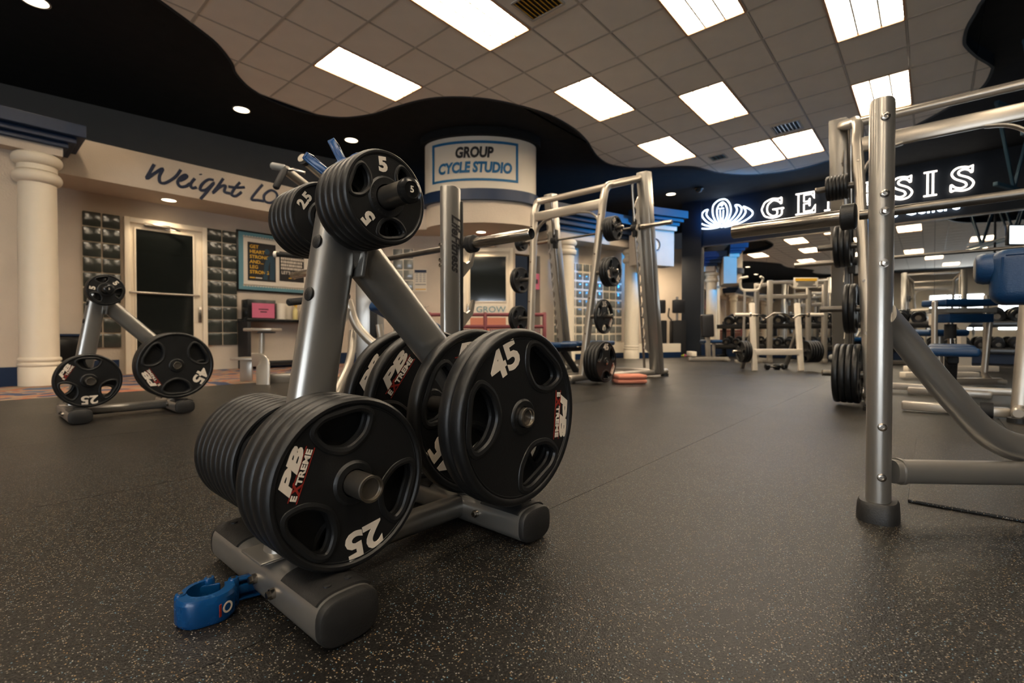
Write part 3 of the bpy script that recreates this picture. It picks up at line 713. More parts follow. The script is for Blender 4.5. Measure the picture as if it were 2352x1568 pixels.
# ---- clock on the header
dH = (hB-hA).normalized(); nH = Vector((dH.y, -dH.x, 0)); nH = nH if nH.dot(-hA) > 0 else -nH
pc = hA+(hB-hA)*.42+nH*.01; 
a_ = on_z(1504, 567, 2.0)
t = thing('wall_clock', 'round white wall clock with a dark rim under the blue cornice', 'clock', (pc.x, pc.y, 2.47), math.atan2(dH.y, dH.x))
MB().lathe([(.115, -.0), (.135, .0), (.14, .02), (.13, .035), (.118, .03)], 36, (0, 0, 0), (0, -1, 0), close=True).build('rim', 'navy', t, local=True)
MB().lathe([(.12, .012), (.001, .012)], 36, (0, 0, 0), (0, -1, 0), caps=False).build('face', 'paper', t, local=True)
g = MB()
for k in range(12):
    a = k*PI/6; g.box((.098*math.sin(a), -.014, .098*math.cos(a)), (.006, .002, .018), R=Matrix.Rotation(a, 4, 'Y'))
g.build('hour_marks', 'blackprint', t, local=True, smooth=0)
MB().bar((0, -.017, 0), (.05, -.017, -.02), .006, .002).build('hand', 'blackprint', t, local=True, smooth=0)
MB().bar((0, -.018, 0), (-.03, -.018, .075), .004, .002).build('hand', 'blackprint', t, local=True, smooth=0)

# ---- red railing in front of the far door
t = thing('safety_railing', 'dark red tube railing with perforated panels in front of the far door', 'railing', cw(-.45, 8.45, 0), CAMROT)
L0 = 2.02
for z in (.89, .68): MB().tube([(-1.0, 0, z), (1.02, 0, z)], .032, n=14).build('rail', 'redpaint', t, local=True)
for x in (-1.0, -.02, 1.02): MB().tube([(x, 0, 0), (x, 0, .92)], .035, n=14, capround=True).build('post', 'redpaint', t, local=True)
MB().tube([(-1, 0, .12), (1.02, 0, .12)], .025, n=10).build('rail', 'redpaint', t, local=True)
for x in (-.51, .5):
    g = MB(); g.box((x, 0, .39), (.90, .006, .50))
    pn = g.build('panel', 'mesh', t, local=True, smooth=0)
    h = MB()
    for i in range(22):
        for j in range(12): h.lathe([(.009, 0), (.001, .0005)], 6, (x-.43+.041*i, -.0035, .17+.041*j), (0, -1, 0), caps=False)
    stuff(h.build('perforations', 'dark', pn, local=True, smooth=0))
t = thing('pink_flyer', 'pink paper sheet taped beside the dark doorway behind the cage machine', 'paper', pA(.52, -.02)+(1.62,), math.atan2(DA.y, DA.x))
MB().box((0, 0, 0), (.13, .003, .32)).build('sheet', 'pink', t, local=True, smooth=0)
MB().box((0, -.003, 0), (.05, .002, .09)).build('printed_mark', 'blackprint', t, local=True, smooth=0)

# ---- neon sign
sign = thing('neon_sign', 'lit white neon sign with a fan shaped emblem and outlined capitals over the mirror', 'neon sign', (XM-.05, 1.5, 3.3))
def nx(px, py): return on_x(px, py, XM-.05)
def ntube(pts, name='neon_tube', r=.016, closed=True, m='neonblue', sm=True, parent=None):
    P = [nx(*q) for q in pts]
    if sm and closed: Q = [Vector((XM-.05, p[0], p[1])) for p in catmull([(p.y, p.z) for p in P], 4)]
    else: Q = P
    return MB().tube(Q, r, n=8, ref=(1, 0, 0), closed=closed).build(name, m, parent or sign)
em = MB()
zz = lambda L: [(1560+x/9.8, 440+y/9.8) for x, y in L]
for L in ([(1000,170),(880,200),(775,300),(750,420),(770,560),(840,690),(930,785),(985,785),(1060,700),(1140,540),(1165,400),(1135,270),(1070,190)],
          [(975,240),(890,310),(850,420),(860,560),(900,680),(955,770),(1010,680),(1070,560),(1085,420),(1050,300)],
          [(465,500),(360,560),(295,650),(300,740),(380,800),(500,830),(700,832),(900,795),(750,785),(580,755),(480,700),(440,620),(440,560)],
          [(645,405),(560,440),(515,515),(545,600),(640,690),(780,755),(900,790),(790,700),(670,600),(615,520),(625,450)],
          [(1262,305),(1340,305),(1398,360),(1395,450),(1330,560),(1200,680),(1010,785),(1150,650),(1250,530),(1298,430),(1290,360)],
          [(1445,335),(1560,380),(1645,445),(1645,520),(1560,600),(1400,690),(1200,755),(1010,795),(1250,700),(1400,600),(1490,480),(1485,400)]):
    ntube(zz(L), 'emblem_tube')
ntube(zz([(955,370),(1000,375)]), 'emblem_tube', .012, False); ntube(zz([(895,385),(1005,375)]), 'emblem_tube', .012, False)
ntube(zz([(920,420),(925,560),(950,700)]), 'emblem_tube', .014, False); ntube(zz([(995,420),(990,560),(965,700)]), 'emblem_tube', .014, False)
ntube(zz([(955,250),(930,290),(955,320),(980,290)]), 'emblem_tube', .011, True)
# outlined capitals, drawn on the sign plane: u to the right (towards -y), v up
GLY = {
 'G': [([(.93,.98),(.93,.62),(.82,.80),(.55,.92),(.30,.72),(.26,.50),(.30,.27),(.55,.08),(.74,.14),(.74,.40),(.56,.44)], 0), ([(.93,.98),(.80,.93),(.50,1.),(.15,.86),(0,.5),(.15,.14),(.5,0),(.78,.04),(.95,.12),(.95,.40),(1.06,.44),(.52,.44)], 0)],
 'E': [([(0,1),(.92,1),(.92,.68),(.80,.90),(.42,.90),(.42,.58),(.64,.58),(.70,.70),(.70,.34),(.64,.47),(.42,.47),(.42,.10),(.82,.10),(.98,.36),(.98,0),(0,0)], 0), ([(.14,.98),(.14,.02)], 0)],
 'N': [([(0,0),(.34,0)], 0), ([(.17,0),(.17,1),(0,1),(.30,1),(.86,.22),(.86,1)], 0), ([(.66,1),(1.04,1)], 0), ([(.28,.80),(.86,0)], 0)],
 'S': [([(.92,1),(.90,.66),(.78,.84),(.52,.90),(.34,.80),(.38,.68),(.80,.50),(1,.28),(.84,.05),(.5,0),(.2,.08),(.05,0),(.05,.36),(.2,.18),(.5,.1),(.7,.2),(.64,.34),(.2,.54),(.05,.76),(.22,.96),(.5,1.),(.78,.94)], 1)],
 'I': [([(0,1),(1,1)], 0), ([(0,0),(1,0)], 0), ([(.3,1),(.3,0)], 0), ([(.7,1),(.7,0)], 0)]}
for ch, yc, wd in (('G', 2.83, .46), ('E', 2.15, .39), ('N', 1.58, .42), ('E', 1.0, .38), ('S', .47, .36), ('I', .03, .2), ('S', -.425, .35)):
    g = MB()
    for L, cl in GLY[ch]:
        P = [Vector((XM-.05, yc+wd/2-u*wd, 3.27+v*.46)) for u, v in L]
        if ch in 'GS' or cl:
            Q = fillet(P, .05, 3)
        else: Q = P
        g.tube(Q, .0145, n=8, ref=(1, 0, 0), closed=bool(cl))
    g.build('neon_letter', 'neon', sign)
def neon_text(st, size, yc, zc):
    c = bpy.data.curves.new('t', 'FONT'); c.body = st; c.size = size; c.fill_mode = 'NONE'; c.bevel_depth = .008; c.bevel_resolution = 0; c.align_x = 'CENTER'; c.resolution_u = 2; c.space_character = 1.15
    o = bpy.data.objects.new('t', c); COL.objects.link(o); dg = bpy.context.evaluated_depsgraph_get(); me = bpy.data.meshes.new_from_object(o.evaluated_get(dg)); bpy.data.objects.remove(o)
    R = Matrix(((0, 0, -1, XM-.05), (-1, 0, 0, yc), (0, 1, 0, zc), (0, 0, 0, 1)))
    MB().mesh(me, R).build('small_lettering', 'neonblue', sign)
neon_text('Fitness Centre', .25, .46, 2.94)
# ================================================================== WEIGHT PLATES
def hole_pts(R, k, n=5):
    # rounded D shape around angle 90 deg: flat grip side outside, bulging towards the centre
    w_, ro, ri = .37*R*k, .835*R, .835*R-.44*R*k
    h = ro-ri
    P = [(-w_*.62, ro), (0, ro+.012*R), (w_*.62, ro), (w_*.97, ro-.20*h), (w_*.93, ro-.47*h), (w_*.62, ro-.80*h), (0, ri), (-w_*.62, ro-.80*h), (-w_*.93, ro-.47*h), (-w_*.97, ro-.20*h)]
    return [(p.x, p.y) for p in catmull(P, n)]
_pm = {}
def plate_mesh(R, T, grips, hub, k=1.):
    c = bpy.data.curves.new('p', 'CURVE'); c.dimensions = '2D'; c.fill_mode = 'BOTH'; web = T*.74
    c.bevel_depth = min(.004, web*.3); c.bevel_resolution = 2; c.extrude = web/2-c.bevel_depth; c.offset = -c.bevel_depth
    def spl(P):
        s = c.splines.new('POLY'); s.points.add(len(P)-1); s.use_cyclic_u = True
        for q, p in zip(s.points, P): q.co = (p[0], p[1], 0, 1)
    spl([((R-.006)*math.cos(2*PI*i/72), (R-.006)*math.sin(2*PI*i/72)) for i in range(72)])
    spl([(.0265*math.cos(-2*PI*i/28), .0265*math.sin(-2*PI*i/28)) for i in range(28)])
    H = hole_pts(R, k); hs = []
    for a in grips:
        r = math.radians(a-90); hs.append([(x*math.cos(r)-y*math.sin(r), x*math.sin(r)+y*math.cos(r)) for x, y in H])
    for h in hs: spl(h)
    o = bpy.data.objects.new('p', c); COL.objects.link(o)
    dg = bpy.context.evaluated_depsgraph_get(); me = bpy.data.meshes.new_from_object(o.evaluated_get(dg)); bpy.data.objects.remove(o)
    mb = MB(); mb.mesh(me)
    # rounded rim
    rw = max(.0065, .055*R); prof = []
    for i in range(14):
        th = 2*PI*i/14; cc, ss = math.cos(th), math.sin(th)
        prof.append((R-rw+rw*math.copysign(abs(cc)**.8, cc), T/2*math.copysign(abs(ss)**.8, ss)))
    mb.lathe(prof, 72, close=True)
    lip = .040*R+.0015
    for h in hs:
        for sgn in (1, -1):
            mb.tube([(x*1.0, y*1.0, sgn*(web/2-lip*.35)) for x, y in h], lip, lip*.8, n=8, closed=True)
    for sgn in (1, -1):
        mb.lathe([(.027, sgn*web*.4), (.027, sgn*T*.50), (hub-.004, sgn*T*.50), (hub, sgn*(T*.5-.003)), (hub+.003, sgn*web*.4)], 40, caps=False)
        mb.lathe([(.90*R-.001, sgn*web*.49), (.895*R, sgn*(web*.5+.0012)), (.885*R, sgn*(web*.5+.0012)), (.88*R, sgn*web*.49)], 64, caps=False)
    return mb
SPEC = {'45': (.225, .040, .045), '35': (.192, .037, .042), '25': (.165, .035, .042), '10': (.136, .029, .040), '5': (.0985, .024, .044), '2.5': (.086, .0235, .040)}
def letter_face(parent, kind):
    R, T, hub = SPEC[kind]; z = T*.37+.0006
    def place(st, ang, r, size, m, bold, shear=0, sx=1., name='number', zz=0):
        a = math.radians(ang)
        Mx = Matrix.Rotation(a-PI/2, 4, 'Z') @ Matrix.Translation((0, r, z+zz))
        return MB().text(st, size, Mx, ext=.0005, bold=bold, shear=shear, sx=sx).build(name, m, parent, local=True, smooth=0)
    if kind in ('45', '35', '25', '10'):
        k = R/.225
        place(kind, 90, .705*R, .092*k+.003, 'white', .032, 0, 1.18)
        a = math.radians(330); Rm = Matrix.Rotation(a-PI/2, 4, 'Z')
        g = MB(); g.M = Rm
        g.box((.0, .708*R, z), (.60*R, .009*R, .0008)); g.box((.0, .612*R, z), (.60*R, .009*R, .0008)); g.text('X', .15*R, Matrix.Translation((-.155*R, .66*R, z)), bold=.02, sx=1.2)
        lg = g.build('logo', 'red', parent, local=True, smooth=0)
        g = MB(); g.M = Rm
        g.text('PB', .185*R, Matrix.Translation((0, .778*R, z+.0005)), bold=.05, shear=.2, sx=2.5, spacing=1.0); 
        g.text('TREME', .088*R, Matrix.Translation((.085*R, .66*R, z+.0008)), bold=.03, sx=1.45); g.text('E', .088*R, Matrix.Translation((-.25*R, .66*R, z+.0008)), bold=.03, sx=1.45)
        g.build('lettering', 'white', lg, local=True, smooth=0)
    else:
        place(kind, 98, .665*R, (.40 if kind == '5' else .34)*R, 'white', .05, 0, 1.1)
        if kind == '5': place('5', 228, .665*R, .40*R, 'white', .05, 0, 1.1)
        if kind == '5':
            g = MB()
            for i in range(9):
                a = math.radians(150+i*14); g.box((.036*math.cos(a), .036*math.sin(a), T*.5+.0003), (.004, .0015, .0006), rotz=a)
            g.build('raised_lettering', 'rubbercap', parent, local=True, smooth=0)
PROTO = {}
def make_plate(kind, lettered):
    if (kind, lettered) in PROTO: return None
    R, T, hub = SPEC[kind]
    grips = {'45': (30, 150, 270), '35': (30, 150, 270), '25': (30, 150, 270), '10': (30, 150, 270), '5': (40, 160, 280), '2.5': ()}[kind]
    if kind not in _pm: 
        o = plate_mesh(R, T, grips, hub, {'5': .95}.get(kind, 1.)).build('weight_plate', 'rubber', smooth=35); _pm[kind] = o.data
    else:
        o = bpy.data.objects.new('weight_plate', _pm[kind]); COL.objects.link(o)
    if lettered: letter_face(o, kind)
    PROTO[(kind, lettered)] = o
    return o
def put_plate(kind, x, y, z, roll, label, group, lettered=True, face=-1, yaw=0., tilt=0.):
    o = make_plate(kind, lettered)
    if o is None: o = copy_tree(PROTO[(kind, lettered)])
    Mx = Matrix.Rotation(yaw+(0 if face < 0 else PI), 4, 'Z') @ Matrix.Rotation(PI/2+tilt, 4, 'X') @ Matrix.Rotation(math.radians(roll), 4, 'Z')
    o.location = (x, y, z); o.rotation_euler = Mx.to_euler()
    return tag(o, label, 'weight plate', group)
ORD = ['front', 'second', 'third', 'fourth', 'fifth', 'sixth', 'seventh', 'eighth', 'ninth', 'tenth']
def stack(kind, n, x, y0, z, where, group, rolls=(0,), step=None, dirn=1, lettered_first=True, face=-1, adj='black rubber', dz=0.):
    # y0 = visible face of the first plate, running away along dirn*y
    R, T, hub = SPEC[kind]; step = step or T
    for i in range(n):
        lab = '%s plate, %s, %s' % (adj, 'frontmost' if i == 0 else ORD[i]+' from the front', where)
        put_plate(kind, x, y0+dirn*(T/2+step*i), z+dz, rolls[i % len(rolls)], lab, group, lettered=(i == 0 and lettered_first), face=face)

# ================================================================== PLATE TREE
def half_shell(mb, x, y0, y1, zc, a, b, th, lo=-.25, p=3., n=18):
    pts = []
    for k in range(n+1):
        an = lo+(PI-2*lo)*k/n; cc, ss = math.cos(an), math.sin(an)
        pts.append((math.copysign(abs(cc)**(2/p), cc), math.copysign(abs(ss)**(2/p), ss)))
    vs = []
    for yy in (y0, y1):
        for cx, cz in pts: vs.append((x+cx*(a+th), yy, zc+cz*(b+th)))
        for cx, cz in pts: vs.append((x+cx*(a-.001), yy, zc+cz*(b-.001)))
    m = n+1; fs = []
    for k in range(n):
        fs += [(k, k+1, 2*m+k+1, 2*m+k), (m+k, 2*m+m+k, 2*m+m+k+1, m+k+1), (k, m+k, m+k+1, k+1), (2*m+k, 2*m+k+1, 3*m+k+1, 3*m+k)]
    fs += [(0, 2*m, 3*m, m), (n, m+n, 3*m+n, 2*m+n)]
    mb.add(vs, fs)
def make_tree():
    t = thing('plate_tree', 'x', 'weight rack', (.72, 1.02, 0))
    B = lambda mb, n, m, par=None, **k: mb.build(n, m, par or t, **k)
    yc = 1.02
    for x0, ya, yb in ((.445, .775, 1.275), (.985, .785, 1.285)):
        ft = B(MB().tube([(x0, ya, .046), (x0, yb, .046)], .058, .043, n=32, p=3.), 'base_foot', 'steel')
        for s_, yy in ((-1, ya), (1, yb)):
            g = MB(); e = .05
            g.tube([(x0, yy, .046), (x0, yy+s_*.010, .046), (x0, yy+s_*.015, .046), (x0, yy+s_*.018, .046)], .0575, .0425, n=32, p=3., taper=lambda u: 1 if u < .5 else (.97 if u < .8 else .87))
            g.build('end_cap', 'rubbercap', ft)
            g = MB(); half_shell(g, x0, yy-s_*.006, yy-s_*.140, .046, .058, .043, .0045, lo=.62); g.build('rubber_wrap', 'rubbercap', ft)
            for q in (-.02, .02): MB().lathe([(.0075, 0), (.0075, .003), (.004, .004)], 12, (x0+q, yy-s_*.03, .0925)).build('screw', 'rubbercap', ft)
        for q in (yc-.085, yc+.0):
            MB().cyl((x0-.055, q, .05), (x0-.066, q, .05), .010, 16).cyl((x0-.066, q, .05), (x0-.072, q, .05), .007, 6).build('bolt', 'chrome', ft)
    B(MB().tube([(.49, yc, .05), (.94, yc, .05)], .03, .03, n=20, p=2.6, ref=(0,0,1)), 'base_bar', 'steel')
    up = B(MB().tube([(.452, yc, .085), (.580, yc, .865)], .037, .0485, n=40, p=2.4, ref=(1, 0, 0)), 'upright', 'steel')
    B(MB().box((.452, yc, .094), (.15, .10, .006), .004), 'weld_plate', 'steel')
    d = Vector((.580-.452, 0, .780)).normalized(); nx_ = Vector((-d.z, 0, d.x))
    for z in (.735, .62):
        c = Vector((.452, yc-.010, .085))+d*((z-.085)/d.z)
        MB().lathe([(.0165, 0), (.0165, .003), (.012, .006), (.001, .0068)], 24, c+nx_*.0435, nx_, caps=False).build('hole_plug', 'rubbercap', up)
    MB().lathe([(.05, 0), (.05, .004)], 24, (.580, yc, .864), d).build('top_cap', 'rubbercap', up)
    dg_ = fillet([(.600, yc, .755), (.960, yc, .385), (.985, yc, .09)], [0, .09, 0], 10)
    B(MB().tube(dg_, .036, .049, n=36, p=2.5, ref=(1, 0, .6)), 'brace', 'steel')
    B(MB().bar(Vector((.615, yc, .755))-d*.085, Vector((.615, yc, .755))+d*.075, .105, .010, ref=(1, 0, 0), bev=.004), 'gusset_plate', 'steel')
    for x, z, y0, y1, r in ((.495, .256, .775, 1.34, .0245), (.940, .331, .765, 1.30, .0245), (.586, .824, .775, 1.27, .0235)):
        pg = B(MB().lathe([(r-.005, .004), (r-.003, 0), (r, .002), (r, y1-y0-.002), (r-.003, y1-y0), (r-.005, y1-y0-.004)], 32, (x, y0, z), (0, 1, 0)), 'storage_peg', 'worn')
        if z > .8:
            for yy, s_, st in ((y0, -1, '5'), (y1, 1, '2.5')):
                c = MB().lathe([(r+.002, .012), (r+.002, .002), (r-.001, 0), (r*.72, -.002), (r*.7, -.0005), (.001, -.0005)], 32, (x, yy-.004*s_*-1, z), (0, -s_, 0), caps=False).build('peg_cap', 'gloss', pg)
                if s_ < 0: MB().text(st, .018, Matrix.Translation((x, yy-.0062, z)) @ Matrix.Rotation(PI/2, 4, 'X'), bold=.02).build('number', 'white', c, smooth=0)
        else:
            MB().lathe([(r*.97, 0), (r*1.03, -.003), (r*.86, -.004), (r*.80, .012), (.001, .013)], 32, (x, y0, z), (0, 1, 0), caps=False).build('peg_end', 'chrome', pg)
        B(MB().lathe([(.032, -.004), (.032, .004), (.0, .004)], 28, (x, yc-.045, z), (0, 1, 0)), 'peg_flange', 'steel')
    return t
tree = make_tree(); tree['label'] = 'large silver plate tree in the foreground carrying stacked black plates'
tree2 = copy_tree(tree); tree2.location = (.75, 4.10, 0); tree2['label'] = 'smaller looking silver plate tree farther back, beside the left column'
for o in (tree, tree2): o['group'] = 'A-frame plate trees'
W1 = 'low near peg of the foreground tree'
stack('25', 4, .495, .8276, .256, W1, 'plates on the foreground tree', (-170, -120, 30, 80), .0355, adj='medium black 25')
stack('10', 8, .495, 1.075, .256, 'low rear peg of the foreground tree', 'plates on the foreground tree', (20,), .0295, lettered_first=False, adj='thin black')
stack('45', 2, .940, .775, .331, 'right near peg of the foreground tree', 'plates on the foreground tree', (25, 60), .040, adj='large black 45')
put_plate('45', .940, .952, .331, 128, 'large black plate standing apart behind the right front pair of the foreground tree', 'plates on the foreground tree')
put_plate('45', .940, 1.150, .331, 172, 'large black plate with white and red lettering behind the brace of the foreground tree', 'plates on the foreground tree')
put_plate('45', .940, 1.255, .331, 178, 'rearmost large black plate on the foreground tree', 'plates on the foreground tree')
stack('5', 5, .586, .851, .824, 'top near peg of the foreground tree', 'plates on the foreground tree', (0, 30, 70), .0243, adj='small black 5')
stack('2.5', 5, .586, 1.112, .824, 'top rear peg of the foreground tree', 'plates on the foreground tree', (48,), .0245, adj='smallest black 2.5')
DX, DY = .03, 3.08
stack('25', 2, .495+DX, .83+DY, .256, 'low near peg of the rear tree', 'plates on the rear tree', (-180, 40), .0355, adj='medium black 25')
stack('45', 3, .940+DX, .775+DY, .331, 'right near peg of the rear tree', 'plates on the rear tree', (-120, -50, 30), .041, adj='large black 45')
stack('5', 3, .586+DX, .86+DY, .824, 'top near peg of the rear tree', 'plates on the rear tree', (-55, 30), .0243, adj='small black 5')

# ================================================================== COLLARS
def collar(label, Mx, opened=.0):
    t = thing('barbell_collar', label, 'barbell collar', (0, 0, 0), 0, 'blue plastic barbell collars')
    t.matrix_world = Mx; t.rotation_euler = Mx.to_euler(); t.location = Mx.translation
    def ring(a0, a1, ro, ri, h, n=18, fac=None):
        mb = MB(); rings = []
        for k in range(n+1):
            a = math.radians(a0+(a1-a0)*k/n); f = 1.0+(.10*abs(math.sin(2*a)) if fac else 0)
            R_, r_ = ro*f, ri
            rings.append([(R_*.93*math.cos(a), R_*.93*math.sin(a), h), (R_*math.cos(a), R_*math.sin(a), h-.006), (R_*math.cos(a), R_*math.sin(a), .006), (R_*.93*math.cos(a), R_*.93*math.sin(a), 0),
                          (r_*math.cos(a), r_*math.sin(a), 0), (r_*math.cos(a), r_*math.sin(a), h)])
        vs = [v for r in rings for v in r]; m = 6
        fs = [(k*m+j, k*m+(j+1) % m, (k+1)*m+(j+1) % m, (k+1)*m+j) for k in range(n) for j in range(m)]+[tuple(range(m)), tuple(n*m+j for j in range(m))[::-1]]
        return mb.add(vs, fs)
    b = ring(185, 372, .046, .029, .044, fac=1).build('jaw', 'blueplastic', t, local=True, smooth=30)
    ring(80, 182, .041, .030, .044, 12).build('jaw', 'blueplastic', t, local=True, smooth=30)
    for a, r in ((182, .038), (12, .044), (80, .037)):
        MB().lathe([(.009, -.001), (.0095, .004), (.0095, .041), (.008, .046)], 16, (r*math.cos(math.radians(a)), r*math.sin(math.radians(a)), 0)).build('hinge', 'blueplastic', t, local=True)
        MB().lathe([(.004, .0455), (.004, .0475)], 12, (r*math.cos(math.radians(a)), r*math.sin(math.radians(a)), 0)).build('rivet', 'chrome', t, local=True)
    lx = Matrix.Translation((.044, .009, 0)) @ Matrix.Rotation(opened, 4, 'Z')
    g = MB(); g.M = lx
    g.box((.033, .012, .022), (.062, .007, .038), .002); g.box((.020, .003, .022), (.040, .010, .016), .003); g.box((.062, .006, .022), (.006, .018, .038), .002); g.box((.03, .005, .039), (.06, .014, .004), .0015); g.box((.03, .005, .005), (.06, .014, .004), .0015)
    g.build('lever', 'blueplastic', t, local=True)
    g = MB(); g.M = Matrix.Translation((-.006, .032, .022)) @ Matrix.Rotation(-.25, 4, 'Z'); g.box((.008, 0, 0), (.045, .007, .03), .003); g.build('latch', 'blueplastic', t, local=True)
    a = math.radians(305); Rm = Matrix.Rotation(a+PI/2, 4, 'Z'); c = Vector((.0512*math.cos(a), .0512*math.sin(a), .022))
    F = Matrix.Translation(c) @ Rm @ Matrix.Rotation(PI/2, 4, 'X')
    g = MB(); g.M = F; g.lathe([(.0062, 0), (.0092, 0), (.0092, .0006), (.0062, .0006)], 20, close=True); g.build('ring_mark', 'white', t, local=True, smooth=0)
    g = MB(); g.M = F; g.box((-.014, 0, 0), (.004, .020, .001)); g.build('bar_mark', 'red', t, local=True, smooth=0)
    return t
pf = on_z(474, 1385, .022)
collar('open blue plastic barbell collar lying on the floor beside the foreground tree', Matrix.Translation((pf.x, pf.y, .001)) @ Matrix.Rotation(CAMROT+.62, 4, 'Z') @ Matrix.Diagonal((1.08, 1.08, 1.15, 1)))
def facing_cam(p, ang, sc, tilt=0.): return Matrix.Translation(p) @ Matrix.Rotation(CAMROT, 4, 'Z') @ Matrix.Rotation(PI/2+tilt, 4, 'X') @ Matrix.Rotation(ang, 4, 'Z') @ Matrix.Diagonal((sc, sc, sc, 1))
collar('blue plastic barbell collar on top of the foreground tree, its lever pointing up left', facing_cam(at(812, 424, 1.12), 2.45, 1.0, .15), .0)
collar('blue plastic barbell collar on top of the foreground tree, touching the small plates', facing_cam(at(838, 412, 1.18), 2.30, 1.0, -.1), -.25)
# ================================================================== BARBELL BENCHES
def barbell(label, x, yc, z, far=True, mm='worn', L=2.2, sl=.385):
    t = thing('barbell', label, 'barbell', (x, yc, z), 0, 'olympic barbells')
    MB().cyl((0, -L/2+sl, 0), (0, L/2-sl, 0), .0145, 20).build('shaft', 'worn', t, local=True)
    for s_ in (-1, 1):
        MB().lathe([(.019, -.001), (.022, -.001), (.0245, .002), (.0245, sl-.03)], 32, (0, s_*L/2, 0), (0, -s_, 0), caps=False).build('sleeve', 'chrome', t, local=True)
        MB().lathe([(.019, -.001), (.017, .010), (.001, .010)], 32, (0, s_*L/2, 0), (0, -s_, 0), caps=False).build('sleeve_end', 'dark', t, local=True)
        MB().lathe([(.036, 0), (.041, .004), (.041, .038), (.036, .042)], 36, (0, s_*(L/2-sl+.05), 0), (0, -s_, 0)).build('collar_ring', 'rubbercap', t, local=True)
    return t
def post_bench(label, x, y, y2, ztop, group):
    t = thing('bench_press', label, 'weight bench', (x, (y+y2)/2, 0), 0, group)
    for yy in (y, y2):
        u = MB().tube([(x, yy, .03), (x, yy, ztop-.006), (x, yy, ztop)], .054, .0305, n=44, p=2.5, ref=(0, 1, 0), taper=lambda k: 1 if k < .9 else .97).build('upright', 'steel', t)
        MB().tube([(x, yy, 0), (x, yy, .008), (x, yy, .045), (x, yy, .056)], .074, .052, n=40, p=3, ref=(0, 1, 0), taper=lambda k: 1 if k < .5 else (.96 if k < .9 else .86)).build('rubber_foot', 'rubbercap', t)
        MB().lathe([(.03, 0), (.03, .003)], 20, (x, yy, ztop)).build('top_cap', 'rubbercap', u)
        # hooks on the far side
        for z0 in (.90, .66):
            g = MB(); R_ = Matrix(((1, 0, 0, 0), (0, 0, 1, 0), (0, 1, 0, 0), (0, 0, 0, 1)))
            g.prism([(.045, -.10), (.06, -.10), (.14, -.02), (.155, .045), (.14, .05), (.125, .0), (.10, -.018), (.075, -.01), (.068, .03), (.06, .06), (.045, .06)], -.008, .008, R_, (x, yy, z0))
            g.build('bar_hook', 'beigesteel', t, smooth=0)
        MB().box((x+.054, yy, .86), (.012, .05, .62), .004).build('back_plate', 'rubbercap', t)
    return t
# bench at the right edge, nearest post in full view
bx, by = 1.778, .112
rb = post_bench('grey barbell bench with blue pads at the right edge, its round post in full view', bx, by, by-1.25, 1.215, 'barbell benches')
for px, py, hexb in ((2026, 278, 0), (2026, 450, 0), (2026, 490, 1), (2026, 607, 1), (2021, 978, 0), (2017, 1093, 0)):
    z = .54-(py-768)/1105*1.39
    # outward direction towards the camera on the post surface
    nrm = Vector((-.35, -.35, 0)); nrm = Vector((-.88, .48, 0)).normalized() if False else Vector((-SN, -CS, 0))
    c = Vector((bx, by, z))+Vector((-.0515, -.0105, 0)); ax = Vector((-.93, -.36, 0)).normalized()
    if hexb:
        MB().lathe([(.0105, 0), (.0105, .010), (.0095, .014), (.001, .015)], 6, c, ax, caps=False).lathe([(.012, 0), (.012, .003)], 20, c, ax).build('bolt_nut', 'chrome', rb, smooth=25)
    else:
        MB().lathe([(.0115, 0), (.0115, .003), (.007, .0055), (.0055, .0055), (.005, .002), (.001, .002)], 24, c, ax, caps=False).build('bolt', 'chrome', rb)
pts = [at(2030, 722, 1.41), at(2062, 760, 1.43), at(2129, 844, 1.43), at(2192, 917, 1.43), at(2250, 980, 1.44), at(2300, 1014, 1.45), at(2352, 1030, 1.46), at(2440, 1042, 1.47)]
Q = []
for i in range(len(pts)-1):
    a, b, c, d = pts[max(i-1, 0)], pts[i], pts[i+1], pts[min(i+2, len(pts)-1)]
    for k in range(6):
        u = k/6; Q.append(.5*((2*b)+(c-a)*u+(2*a-5*b+4*c-d)*u*u+(-a+3*b-3*c+d)*u**3))
MB().tube(Q, .032, .042, n=32, p=2.5, ref=(.3, .3, 1)).build('curved_brace', 'steel', rb)
a = at(2048, 1082, 1.42); b = at(2460, 1088, 1.42)
MB().tube([a, b], .030, .034, n=28, p=2.6, ref=(0, 0, 1)).build('lower_bar', 'steel', rb)
MB().tube([a+Vector((.012, -.014, 0)), a+Vector((.018, -.0207, 0))], .034, .038, n=28, p=2.6).build('weld_collar', 'steel', rb)
# pads
Rz = Matrix.Rotation(CAMROT, 4, 'Z')
c = at(2276, 636, 1.78)+Vector((.06, -.27, 0))
MB().box(c, (.13, .54, .205), .045, R=Matrix.Rotation(.05, 4, 'Y'), seg=5).build('back_pad', 'vinyl', rb)
for y_ in (-.075, .078): MB().tube([c+Vector((-.058, .232, y_)), c+Vector((-.058, -.232, y_))], .004, n=8).build('piping', 'vinyl', rb)
MB().tube([c+Vector((-.058, .240, .07)), c+Vector((-.058, .240, -.07))], .004, n=8).build('piping', 'vinyl', rb)
c2 = at(2241, 619, 1.86)
MB().lathe([(.045, -.002), (.054, .004), (.059, .02), (.059, .15)], 32, c2, (0, -1, 0)).build('roller_pad', 'vinyl', rb)
MB().lathe([(.001, -.004), (.030, -.006), (.040, -.004), (.047, 0)], 24, c2, (0, -1, 0), caps=False).build('roller_cap', 'greyfab', rb)
e = Vector((c.x+.02, c.y-.1, c.z-.09)); MB().tube([e, Vector((e.x, e.y, .02))], .025, .03, n=16).build('pad_post', 'steel', rb)
barbell('steel barbell racked on the right hand bench, its bare sleeve pointing at the neon sign', 1.90, -.54, .922)

